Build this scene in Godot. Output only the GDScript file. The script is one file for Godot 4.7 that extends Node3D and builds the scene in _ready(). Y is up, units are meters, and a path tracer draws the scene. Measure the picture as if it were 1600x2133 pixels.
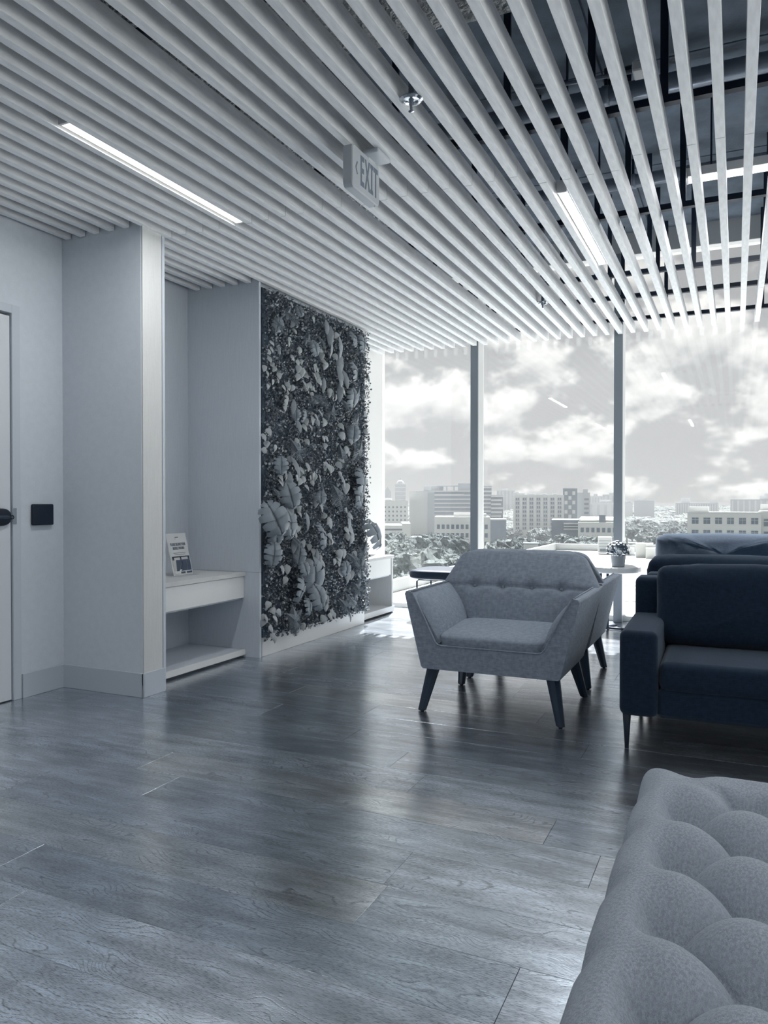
extends Node3D
# A lounge with a slatted ceiling, a living wall and a glass front over a city.

var M := {}
var cache := {}
var used := {}
var rng := RandomNumberGenerator.new()

func _ready() -> void:
	rng.seed = 7
	set_camera()
	set_sky_and_sun()
	make_materials()
	build_floor()
	build_walls()
	build_windows()
	build_ceiling()
	build_outside()
	build_benches()
	build_living_wall()
	build_lights()
	build_seating()
	build_small_things()

func set_camera() -> void:
	var cam := Camera3D.new()
	cam.name = "camera"
	cam.position = Vector3(0, 1.2, 0)
	cam.rotation_degrees = Vector3(-0.685, 24.75, 0)
	cam.fov = 67.704
	cam.near = 0.05
	cam.far = 8000.0
	add_child(cam)
	cam.current = true

func set_sky_and_sun() -> void:
	var env := Environment.new()
	env.tonemap_mode = Environment.TONE_MAPPER_LINEAR
	env.tonemap_exposure = 1.3
	env.background_mode = Environment.BG_SKY
	env.volumetric_fog_enabled = true
	env.volumetric_fog_density = 0.0
	env.sdfgi_enabled = true
	env.ssao_enabled = true
	env.ssil_enabled = true
	var sky := Sky.new()
	var pano := PanoramaSkyMaterial.new()
	pano.panorama = cloud_panorama()
	sky.sky_material = pano
	env.sky = sky
	var we := WorldEnvironment.new()
	we.name = "surroundings"
	we.environment = env
	add_child(we)
	var sun := DirectionalLight3D.new()
	sun.name = "sun"
	sun.light_color = Color(1.0, 0.995, 0.985)
	sun.light_energy = 6.0
	sun.light_angular_distance = 0.55
	sun.shadow_enabled = true
	sun.rotation_degrees = Vector3(-60, 180 + 16, 0)   # from beyond the glass front, high up
	add_child(sun)

# Fair-weather cumulus round the whole sky, lit from above.
func cloud_panorama() -> ImageTexture:
	var w := 4096
	var h := 2048
	var big := FastNoiseLite.new()
	big.seed = 23
	big.noise_type = FastNoiseLite.TYPE_SIMPLEX_SMOOTH
	big.frequency = 1.0
	big.fractal_octaves = 6
	big.fractal_gain = 0.52
	big.fractal_lacunarity = 2.1
	var data := PackedFloat32Array()
	data.resize(w * h * 4)
	var row := 0
	while row < h / 2:
		var el := PI / 2.0 - (row + 0.5) / h * PI
		var step := 1 if el < 0.55 else 2
		var cover := 0.0 + 0.13 * exp(-pow((el - 0.11) / 0.1, 2.0))
		var near_horizon := exp(-el * 9.0)
		var base := Vector3(0.20, 0.204, 0.207).lerp(Vector3(0.30, 0.30, 0.29), near_horizon)
		var fine := 1.0 + 0.6 * exp(-el * 6.0)
		for col in range(0, w, step):
			var az := ((col + 0.5) / w - 0.5) * TAU
			var p := Vector3(sin(az), 0, -cos(az)) * 7.0
			var q := el * 11.0 * fine
			var n := big.get_noise_3d(p.x, q, p.z)
			var up := big.get_noise_3d(p.x, q + 0.2, p.z)
			var d := clampf((n + cover) * 3.2, 0.0, 1.0)
			d = d * d * (3.0 - 2.0 * d)
			var lit := clampf(0.55 + (n - up) * 1.5 - n * 0.35, 0.0, 1.0)
			var cl := Vector3(0.36, 0.365, 0.36).lerp(Vector3(0.76, 0.755, 0.715), lit)
			var c := base.lerp(cl, d * 0.97)
			for oy in step:
				for ox in step:
					var at := ((row + oy) * w + col + ox) * 4
					data[at] = c.x
					data[at + 1] = c.y
					data[at + 2] = c.z
					data[at + 3] = 1.0
		row += step
	for r in range(h / 2, h):
		for col in w:
			var at2 := (r * w + col) * 4
			data[at2] = 0.40
			data[at2 + 1] = 0.40
			data[at2 + 2] = 0.395
			data[at2 + 3] = 1.0
	return ImageTexture.create_from_image(Image.create_from_data(w, h, false, Image.FORMAT_RGBAF, data.to_byte_array()))

# ---------------------------------------------------------------- helpers
func unique(called: String) -> String:
	if not used.has(called):
		used[called] = 0
		return called
	used[called] += 1
	return "%s_%03d" % [called, used[called]]

func thing(called: String, label: String, category: String, at := Vector3.ZERO, turn := 0.0, group := "") -> Node3D:
	var o := Node3D.new()
	o.name = unique(called)
	add_child(o)
	o.position = at
	o.rotation_degrees.y = turn
	o.set_meta("label", label)
	o.set_meta("category", category)
	if group != "":
		o.set_meta("group", group)
	return o

func setting(called: String, label: String, category: String) -> Node3D:
	var o := thing(called, label, category)
	o.set_meta("kind", "structure")
	return o

func copy_of(src: Node3D, called: String, label: String, at: Vector3, turn: float, group := "") -> Node3D:
	var o: Node3D = src.duplicate()
	o.name = unique(called)
	add_child(o)
	o.position = at
	o.rotation_degrees.y = turn
	o.set_meta("label", label)
	if group != "":
		o.set_meta("group", group)
	return o

func part(parent: Node3D, called: String, mesh: Mesh, mat: Material, at := Vector3.ZERO, rot := Vector3.ZERO) -> MeshInstance3D:
	var m := MeshInstance3D.new()
	m.name = called
	m.mesh = mesh
	m.material_override = null
	m.set_surface_override_material(0, mat)
	m.position = at
	m.rotation_degrees = rot
	parent.add_child(m, true)
	return m

# box given by its two corners
func block(parent: Node3D, called: String, mat: Material, a: Vector3, b: Vector3, bevel := 0.0) -> MeshInstance3D:
	var lo := a.min(b)
	var hi := a.max(b)
	return part(parent, called, box(hi - lo, bevel), mat, (lo + hi) / 2.0)

func tri(st: SurfaceTool, a: Vector3, b: Vector3, c: Vector3) -> void:
	st.add_vertex(a)
	st.add_vertex(b)
	st.add_vertex(c)

func quad(st: SurfaceTool, a: Vector3, b: Vector3, c: Vector3, d: Vector3) -> void:
	tri(st, a, b, c)
	tri(st, a, c, d)

func begin(smooth := false) -> SurfaceTool:
	var st := SurfaceTool.new()
	st.begin(Mesh.PRIMITIVE_TRIANGLES)
	st.set_smooth_group(0 if smooth else -1)
	return st

func done(st: SurfaceTool) -> ArrayMesh:
	st.generate_normals()
	return st.commit()

func box(s: Vector3, bevel := 0.0) -> ArrayMesh:
	var key := "box%.4f,%.4f,%.4f,%.4f" % [s.x, s.y, s.z, bevel]
	if cache.has(key):
		return cache[key]
	var st := begin()
	add_box(st, Vector3.ZERO, s, bevel)
	cache[key] = done(st)
	return cache[key]

func add_box(st: SurfaceTool, c: Vector3, s: Vector3, bevel := 0.0) -> void:
	var h := s / 2.0
	var b := minf(bevel, minf(h.x, minf(h.y, h.z)) * 0.9)
	var faces := [[Vector3.RIGHT, Vector3.UP, Vector3.BACK], [Vector3.UP, Vector3.BACK, Vector3.RIGHT], [Vector3.BACK, Vector3.RIGHT, Vector3.UP]]
	for f in faces:
		for sg in [-1.0, 1.0]:
			var n: Vector3 = f[0] * sg
			var u: Vector3 = f[1]
			var v: Vector3 = f[2] * sg
			var hn := absf(h.dot(f[0]))
			var hu := absf(h.dot(f[1])) - b
			var hv := absf(h.dot(f[2])) - b
			quad(st, c + n * hn - u * hu - v * hv, c + n * hn - u * hu + v * hv, c + n * hn + u * hu + v * hv, c + n * hn + u * hu - v * hv)
	if b <= 0.0:
		return
	for i in 3:
		var ax: Vector3 = [Vector3.RIGHT, Vector3.UP, Vector3.BACK][i]
		var p: Vector3 = [Vector3.UP, Vector3.BACK, Vector3.RIGHT][i]
		var q: Vector3 = [Vector3.BACK, Vector3.RIGHT, Vector3.UP][i]
		var ha := absf(h.dot(ax)) - b
		var hp := absf(h.dot(p))
		var hq := absf(h.dot(q))
		for sp in [-1.0, 1.0]:
			for sq in [-1.0, 1.0]:
				var e1: Vector3 = c + p * sp * hp + q * sq * (hq - b)
				var e2: Vector3 = c + p * sp * (hp - b) + q * sq * hq
				if sp * sq > 0:
					quad(st, e1 - ax * ha, e1 + ax * ha, e2 + ax * ha, e2 - ax * ha)
				else:
					quad(st, e1 - ax * ha, e2 - ax * ha, e2 + ax * ha, e1 + ax * ha)
	for sx in [-1.0, 1.0]:
		for sy in [-1.0, 1.0]:
			for sz in [-1.0, 1.0]:
				var k := Vector3(sx * h.x, sy * h.y, sz * h.z)
				var a1 := c + k - Vector3(0, sy * b, sz * b)
				var a2 := c + k - Vector3(sx * b, 0, sz * b)
				var a3 := c + k - Vector3(sx * b, sy * b, 0)
				if sx * sy * sz > 0:
					tri(st, a1, a3, a2)
				else:
					tri(st, a1, a2, a3)

# rings of equal length joined one to the next
func loft(rings: Array, closed := true, cap := true, smooth := true) -> ArrayMesh:
	var st := begin(smooth)
	add_loft(st, rings, closed, cap)
	return done(st)

func add_loft(st: SurfaceTool, rings: Array, closed := true, cap := true) -> void:
	var n: int = rings[0].size()
	for i in rings.size() - 1:
		var a: PackedVector3Array = rings[i]
		var b: PackedVector3Array = rings[i + 1]
		for j in (n if closed else n - 1):
			var k := (j + 1) % n
			quad(st, a[j], b[j], b[k], a[k])
	if cap:
		for e in [0, rings.size() - 1]:
			var r: PackedVector3Array = rings[e]
			var c := Vector3.ZERO
			for v in r:
				c += v
			c /= n
			for j in n:
				if e == 0:
					tri(st, c, r[j], r[(j + 1) % n])
				else:
					tri(st, c, r[(j + 1) % n], r[j])

func lathe(profile: Array, seg := 24) -> ArrayMesh:
	var rings := []
	for p in profile:
		var r := PackedVector3Array()
		for i in seg:
			var t := TAU * i / seg
			r.append(Vector3(cos(t) * p[0], p[1], sin(t) * p[0]))
		rings.append(r)
	var st := begin()
	add_loft(st, rings, true, true)
	st.generate_normals()
	return st.commit()

func tube(pts: Array, radius: float, sides := 8, radius_end := -1.0) -> ArrayMesh:
	var rings := []
	for i in pts.size():
		var d: Vector3 = (pts[mini(i + 1, pts.size() - 1)] - pts[maxi(i - 1, 0)]).normalized()
		var side := d.cross(Vector3.UP if absf(d.y) < 0.9 else Vector3.RIGHT).normalized()
		var up := side.cross(d).normalized()
		var rad := radius if radius_end < 0.0 else lerpf(radius, radius_end, float(i) / (pts.size() - 1))
		var r := PackedVector3Array()
		for k in sides:
			var t := TAU * k / sides
			r.append(pts[i] + (side * cos(t) + up * sin(t)) * rad)
		rings.append(r)
	return loft(rings, true, true, true)

# a stuffed cushion: rounded block of half-size h, seam round the edge
func cushion(h: Vector3, e1 := 0.35, e2 := 0.3, wobble := 0.0, seed_ := 1, nu := 36, nv := 20) -> ArrayMesh:
	var noise := FastNoiseLite.new()
	noise.seed = seed_
	noise.frequency = 3.0
	var rings := []
	for i in range(1, nv):
		var v := -PI / 2.0 + PI * i / nv
		var r := PackedVector3Array()
		for j in nu:
			var u := TAU * j / nu
			var cu := signf(cos(u)) * pow(absf(cos(u)), e2)
			var su := signf(sin(u)) * pow(absf(sin(u)), e2)
			var cv := pow(absf(cos(v)), e1)
			var sv := signf(sin(v)) * pow(absf(sin(v)), e1)
			var p := Vector3(cu * cv * h.x, su * cv * h.y, sv * h.z)
			if wobble > 0.0:
				p += p.normalized() * noise.get_noise_3dv(p * 2.0) * wobble
			r.append(p)
		rings.append(r)
	return loft(rings)

# ---------------------------------------------------------------- materials
func plain(c: Color, rough := 0.6, spec := 0.5, metal := 0.0) -> StandardMaterial3D:
	var m := StandardMaterial3D.new()
	m.albedo_color = c
	m.roughness = rough
	m.metallic_specular = spec
	m.metallic = metal
	return m

func noise_image(seed_: int, freq: float, w: int, h: int, octaves := 4) -> PackedByteArray:
	var n := FastNoiseLite.new()
	n.seed = seed_
	n.frequency = freq
	n.fractal_octaves = octaves
	n.noise_type = FastNoiseLite.TYPE_SIMPLEX
	var im := n.get_seamless_image(w, h)
	im.convert(Image.FORMAT_L8)
	return im.get_data()

func stretched(seed_: int, freq: float, w: int, h: int, to_w: int, to_h: int, octaves := 3) -> PackedByteArray:
	var n := FastNoiseLite.new()
	n.seed = seed_
	n.frequency = freq
	n.fractal_octaves = octaves
	n.noise_type = FastNoiseLite.TYPE_SIMPLEX
	var im := n.get_seamless_image(w, h)
	im.convert(Image.FORMAT_L8)
	im.resize(to_w, to_h, Image.INTERPOLATE_CUBIC)
	return im.get_data()

func grey_texture(bytes: PackedByteArray, w: int, h: int) -> ImageTexture:
	return ImageTexture.create_from_image(Image.create_from_data(w, h, false, Image.FORMAT_L8, bytes))

func tri_map(m: StandardMaterial3D, scale: Vector3) -> void:
	m.uv1_triplanar = true
	m.uv1_world_triplanar = false
	m.uv1_triplanar_sharpness = 4.0
	m.uv1_scale = scale

func spread(bytes: PackedByteArray, lo: float, hi: float) -> PackedByteArray:
	var out := PackedByteArray()
	out.resize(bytes.size())
	for i in bytes.size():
		out[i] = int(255.0 * lerpf(lo, hi, bytes[i] / 255.0))
	return out

func make_materials() -> void:
	# woven upholstery
	var weave := PackedByteArray()
	weave.resize(512 * 512)
	var wr := noise_image(31, 0.02, 512, 512, 5)
	var wx := stretched(32, 0.2, 24, 512, 512, 512, 2)
	var wy := stretched(33, 0.2, 512, 24, 512, 512, 2)
	for y in 512:
		for x in 512:
			var i := y * 512 + x
			var thread := 0.5 + 0.25 * sin(x * TAU / 8.0) * (1.0 if (y / 4) % 2 == 0 else -1.0)
			weave[i] = int(clampf(0.52 + 0.16 * (thread - 0.5) + 0.34 * (wx[i] / 255.0 - 0.5) + 0.2 * (wy[i] / 255.0 - 0.5) + 0.3 * (wr[i] / 255.0 - 0.5), 0.0, 1.0) * 255.0)
	var weave_tex := grey_texture(spread(weave, 0.62, 1.0), 512, 512)
	var weave_bump := grey_texture(weave, 512, 512)
	var mel := PackedByteArray()
	mel.resize(512 * 512)
	var ma := noise_image(41, 0.03, 512, 512, 4)
	var mb := stretched(42, 0.25, 512, 64, 512, 512, 2)
	var mc := noise_image(43, 0.12, 512, 512, 3)
	for i in 512 * 512:
		mel[i] = int(clampf(0.5 + 0.7 * (ma[i] / 255.0 - 0.5) + 0.5 * (mb[i] / 255.0 - 0.5) + 0.5 * (mc[i] / 255.0 - 0.5), 0.0, 1.0) * 255.0)
	var mel_tex := grey_texture(spread(mel, 0.72, 1.0), 512, 512)
	for spec in [["chair_cloth", Color8(164, 176, 191), weave_tex, weave_bump, 2.6], ["sofa_cloth", Color8(36, 54, 74), weave_tex, weave_bump, 2.6], ["sofa_cushion", Color8(36, 54, 74), weave_tex, weave_bump, 3.0], ["tufted_cloth", Color8(182, 191, 203), mel_tex, grey_texture(mel, 512, 512), 7.0]]:
		var m := plain(spec[1], 0.92, 0.25)
		m.albedo_texture = spec[2]
		m.heightmap_enabled = true
		m.heightmap_texture = spec[3]
		m.heightmap_scale = 0.06
		m.rim_enabled = true
		m.rim = 1.0 if spec[0].begins_with("sofa") else 0.4
		m.rim_tint = 0.5
		tri_map(m, Vector3.ONE * spec[4])
		M[spec[0]] = m
	# plaster and paint
	var pl := noise_image(51, 0.02, 512, 512, 5)
	var pf := noise_image(52, 0.2, 512, 512, 3)
	var pmix := PackedByteArray()
	pmix.resize(512 * 512)
	for i in 512 * 512:
		pmix[i] = int(clampf(0.5 + 0.5 * (pl[i] / 255.0 - 0.5) + 0.5 * (pf[i] / 255.0 - 0.5), 0.0, 1.0) * 255.0)
	var plaster := grey_texture(spread(pmix, 0.955, 1.0), 512, 512)
	var plaster_bump := grey_texture(pf, 512, 512)
	var pw := plain(Color8(222, 228, 235), 0.85, 0.3)
	pw.albedo_texture = plaster
	pw.heightmap_enabled = true
	pw.heightmap_texture = plaster_bump
	pw.heightmap_scale = 0.03
	tri_map(pw, Vector3.ONE * 1.3)
	M["wall"] = pw
	M["door"] = plain(Color8(224, 228, 232), 0.45)
	M["door_frame"] = plain(Color8(206, 213, 220), 0.45)
	M["baseboard"] = plain(Color8(196, 203, 211), 0.5)
	# pale laminate with an upright grain
	var g1 := stretched(61, 0.12, 512, 20, 512, 512, 3)
	var g2 := stretched(62, 0.4, 512, 60, 512, 512, 2)
	var gm := PackedByteArray()
	gm.resize(512 * 512)
	for i in 512 * 512:
		gm[i] = int(clampf(0.5 + 0.6 * (g1[i] / 255.0 - 0.5) + 0.5 * (g2[i] / 255.0 - 0.5), 0.0, 1.0) * 255.0)
	for spec in [["laminate", Color8(220, 221, 220)], ["laminate_grey", Color8(214, 220, 228)]]:
		var lm := plain(spec[1], 0.5, 0.4)
		lm.albedo_texture = grey_texture(spread(gm, 0.94, 1.0), 512, 512)
		tri_map(lm, Vector3.ONE * 1.6)
		M[spec[0]] = lm
	M["white_board"] = plain(Color8(234, 235, 234), 0.45)
	# ceiling
	var sl := plain(Color8(240, 242, 244), 0.5, 0.45)
	sl.albedo_texture = grey_texture(spread(pl, 0.93, 1.0), 512, 512)
	tri_map(sl, Vector3(3, 3, 0.6))
	M["slat"] = sl
	var con := plain(Color8(112, 124, 138), 0.9, 0.3)
	con.albedo_texture = grey_texture(spread(noise_image(71, 0.012, 512, 512, 6), 0.8, 1.0), 512, 512)
	con.heightmap_enabled = true
	con.heightmap_texture = plaster_bump
	con.heightmap_scale = 0.1
	con.uv1_triplanar = true
	con.uv1_world_triplanar = true
	con.uv1_scale = Vector3.ONE * 0.5
	M["concrete"] = con
	M["black_metal"] = plain(Color8(22, 38, 58), 0.5)
	M["pipe"] = plain(Color8(118, 128, 142), 0.4, 0.5, 0.3)
	var foil := plain(Color8(205, 208, 210), 0.28, 0.5, 0.9)
	foil.heightmap_enabled = true
	foil.heightmap_texture = grey_texture(noise_image(72, 0.02, 512, 512, 4), 512, 512)
	foil.heightmap_scale = 4.0
	tri_map(foil, Vector3.ONE * 2.5)
	M["foil"] = foil
	M["chrome"] = plain(Color8(200, 204, 208), 0.15, 0.5, 1.0)
	M["fixture"] = plain(Color8(205, 208, 210), 0.4)
	var lens := plain(Color8(245, 243, 236), 0.6)
	lens.emission_enabled = true
	lens.emission = Color8(250, 247, 238)
	lens.emission_energy_multiplier = 1.4
	M["lens"] = lens
	# glazing
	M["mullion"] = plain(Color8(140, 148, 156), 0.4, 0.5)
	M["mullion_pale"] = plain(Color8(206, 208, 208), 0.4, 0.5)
	var glass := plain(Color(0.9, 0.95, 0.97, 0.03), 0.02, 0.38)
	glass.transparency = BaseMaterial3D.TRANSPARENCY_ALPHA
	M["glass"] = glass
	# furniture
	M["leg_wood"] = plain(Color8(36, 52, 70), 0.4)
	M["black"] = plain(Color8(14, 30, 48), 0.55)
	M["black_leather"] = plain(Color8(26, 42, 60), 0.4, 0.5)
	M["table_top"] = plain(Color8(196, 200, 202), 0.35)
	M["pot"] = plain(Color8(138, 146, 154), 0.6)
	M["petal"] = plain(Color8(226, 227, 224), 0.7)
	M["plant_leaf"] = plain(Color8(78, 94, 108), 0.5)
	M["plastic"] = plain(Color8(190, 195, 200), 0.45)
	M["sign_letter"] = plain(Color8(112, 122, 136), 0.6)
	M["paper"] = plain(Color8(232, 232, 228), 0.5)
	M["ink"] = plain(Color8(110, 120, 132), 0.7)
	var acr := plain(Color(0.95, 0.97, 1.0, 0.12), 0.05, 0.5)
	acr.transparency = BaseMaterial3D.TRANSPARENCY_ALPHA
	M["acrylic"] = acr
	# leaves of the living wall
	var lt := stretched(81, 0.15, 64, 256, 256, 256, 3)
	var leaf_tex := grey_texture(spread(lt, 0.65, 1.0), 256, 256)
	for spec in [["heart_leaf", Color8(208, 214, 218)], ["split_leaf", Color8(166, 177, 186)], ["fern_frond", Color8(152, 164, 174)], ["long_leaf", Color8(180, 189, 196)]]:
		var lf := plain(spec[1], 0.42, 0.5)
		lf.albedo_texture = leaf_tex
		tri_map(lf, Vector3.ONE * 6.0)
		M[spec[0]] = lf
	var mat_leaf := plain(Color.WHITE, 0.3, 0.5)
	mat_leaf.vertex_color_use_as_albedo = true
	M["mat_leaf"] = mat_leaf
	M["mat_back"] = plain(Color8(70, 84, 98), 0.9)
	# outside
	for spec in [["ext_white", Color8(202, 204, 202)], ["ext_pale", Color8(184, 187, 188)], ["ext_grey", Color8(154, 160, 165)], ["ext_dark", Color8(112, 122, 132)], ["ext_window", Color8(92, 104, 118)], ["ext_roof", Color8(182, 184, 183)]]:
		M[spec[0]] = plain(spec[1], 0.8, 0.3)
	var gr := plain(Color8(118, 124, 124), 0.95, 0.2)
	gr.albedo_texture = grey_texture(spread(noise_image(91, 0.02, 512, 512, 5), 0.6, 1.0), 512, 512)
	gr.uv1_triplanar = true
	gr.uv1_world_triplanar = true
	gr.uv1_scale = Vector3.ONE * 0.008
	M["ground"] = gr
	for spec in [["tree_a", Color8(132, 141, 142)], ["tree_b", Color8(144, 152, 152)], ["tree_c", Color8(118, 128, 131)]]:
		var tm := plain(spec[1], 0.9, 0.2)
		tm.albedo_texture = grey_texture(spread(noise_image(92, 0.08, 256, 256, 4), 0.6, 1.0), 256, 256)
		tm.backlight_enabled = true
		tm.backlight = Color(0.45, 0.45, 0.45)
		tri_map(tm, Vector3.ONE * 0.35)
		M[spec[0]] = tm
	M["bark"] = plain(Color8(120, 124, 126), 0.9)
	make_wood()

# brushed oak: long streaks, open pores and a few arched growth lines; the picture holds four boards one above another
func make_wood() -> void:
	var w := 2048
	var h := 1024
	var s1 := stretched(11, 0.05, 96, 1024, w, h, 4)
	var s2 := stretched(12, 0.35, 256, 1024, w, h, 2)
	var s3 := stretched(13, 0.02, 256, 512, w, h, 3)
	var warp := stretched(14, 0.012, 256, 256, w, h, 3)
	var col := PackedByteArray()
	col.resize(w * h)
	var hgt := PackedByteArray()
	hgt.resize(w * h)
	for y in h:
		var v := float(y % 256) / 256.0 - 0.5
		var lane := y / 256
		var mid: float = [0.3, 0.62, 0.45, 0.8][lane] * w
		var lean: float = [0.12, -0.1, 0.2, -0.16][lane]
		for x in w:
			var i := y * w + x
			var a := s1[i] / 255.0 - 0.5
			var b := s2[i] / 255.0 - 0.5
			var c := s3[i] / 255.0 - 0.5
			var wv := warp[i] / 255.0 - 0.5
			var along := (x - mid) / 256.0
			var off := v + lean + wv * 0.5
			var ring := sqrt(off * off * 30.0 + along * along * 0.16) * 4.2 + wv * 2.5 + b * 0.25
			var line := absf(fposmod(ring, 1.0) - 0.5) * 2.0
			var pore := clampf((0.2 - line) * 5.0, 0.0, 1.0) * clampf(c * 5.0 + 0.35, 0.0, 1.0)
			var pit := clampf((-b - 0.12) * 5.0, 0.0, 1.0)
			col[i] = int(clampf(0.70 + 0.18 * a + 0.26 * b + 0.45 * c + 0.3 * wv - 0.6 * pore - 0.3 * pit, 0.0, 1.0) * 255.0)
			hgt[i] = int(clampf(0.75 + 0.1 * a + 0.2 * b - 0.6 * pore - 0.4 * pit, 0.0, 1.0) * 255.0)
	var tex := grey_texture(spread(col, 0.42, 1.0), w, h)
	var bump := grey_texture(hgt, w, h)
	var k := 0
	for c in [Color8(234, 244, 255), Color8(223, 235, 248), Color8(242, 249, 255), Color8(213, 226, 240), Color8(227, 238, 251)]:
		var m := plain(c, [0.24, 0.27, 0.22, 0.26, 0.29][k], 0.6, 0.9)
		m.clearcoat_enabled = true
		m.clearcoat = 1.0
		m.clearcoat_roughness = 0.2
		m.albedo_texture = tex
		m.heightmap_enabled = true
		m.heightmap_texture = bump
		m.heightmap_scale = 0.03
		M["oak_%d" % k] = m
		k += 1

# ---------------------------------------------------------------- the room
func build_floor() -> void:
	var f := setting("floor", "grey brushed oak plank floor reflecting the window light", "floor")
	block(f, "subfloor", M["black"], Vector3(-4.4, -0.35, -8.25), Vector3(4.3, -0.012, 4.3))
	block(f, "floor_behind", M["oak_1"], Vector3(-4.0, -0.012, -0.953), Vector3(4.1, 0.0, 4.2))
	var known := {0: -0.985, 3: -0.61, 5: -1.425, 6: -1.8, 7: -0.655, -1: -0.5, 10: -1.3}
	var pitch := 0.243
	var r := RandomNumberGenerator.new()
	r.seed = 5
	for row in range(-4, 26):
		var z1 := -1.925 - pitch * row
		var z0 := z1 - pitch
		var first: float = known[row] if known.has(row) else r.randf_range(-1.9, -0.2)
		var joints := [first]
		while joints[0] > -4.0:
			joints.push_front(joints[0] - r.randf_range(1.45, 1.95))
		while joints[-1] < 4.1:
			joints.append(joints[-1] + r.randf_range(1.45, 1.95))
		for k in joints.size() - 1:
			var a: float = maxf(joints[k], -4.05)
			var b: float = minf(joints[k + 1], 4.1)
			if b - a < 0.05:
				continue
			plank(f, a + 0.0004, b - 0.0004, z0 + 0.0004, z1 - 0.0004, r.randf_range(-0.00015, 0.00015), r)

func plank(parent: Node3D, x0: float, x1: float, z0: float, z1: float, dy: float, r: RandomNumberGenerator) -> void:
	var st := begin()
	var lane := r.randi_range(0, 3) * 0.25
	var off := r.randf()
	var e := 0.0007
	var flip := -1.0 if r.randf() < 0.5 else 1.0
	var uv := func(p: Vector3) -> Vector2:
		return Vector2(off + flip * p.x / 2.2, lane + 0.004 + 0.242 * clampf((p.z - z0) / (z1 - z0), 0.0, 1.0))
	var top := [Vector3(x0 + e, dy, z0 + e), Vector3(x1 - e, dy, z0 + e), Vector3(x1 - e, dy, z1 - e), Vector3(x0 + e, dy, z1 - e)]
	var low := [Vector3(x0, dy - e, z0), Vector3(x1, dy - e, z0), Vector3(x1, dy - e, z1), Vector3(x0, dy - e, z1)]
	var bot := [Vector3(x0, -0.012, z0), Vector3(x1, -0.012, z0), Vector3(x1, -0.012, z1), Vector3(x0, -0.012, z1)]
	var sets := [[top[0], top[1], top[2], top[3]]]
	for i in 4:
		var j := (i + 1) % 4
		sets.append([top[j], top[i], low[i], low[j]])
		sets.append([low[j], low[i], bot[i], bot[j]])
	for q in sets:
		for t in [[0, 1, 2], [0, 2, 3]]:
			for n in t:
				st.set_uv(uv.call(q[n]))
				st.add_vertex(q[n])
	st.generate_normals()
	st.generate_tangents()
	part(parent, "plank", st.commit(), M["oak_%d" % r.randi_range(0, 4)])

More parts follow.
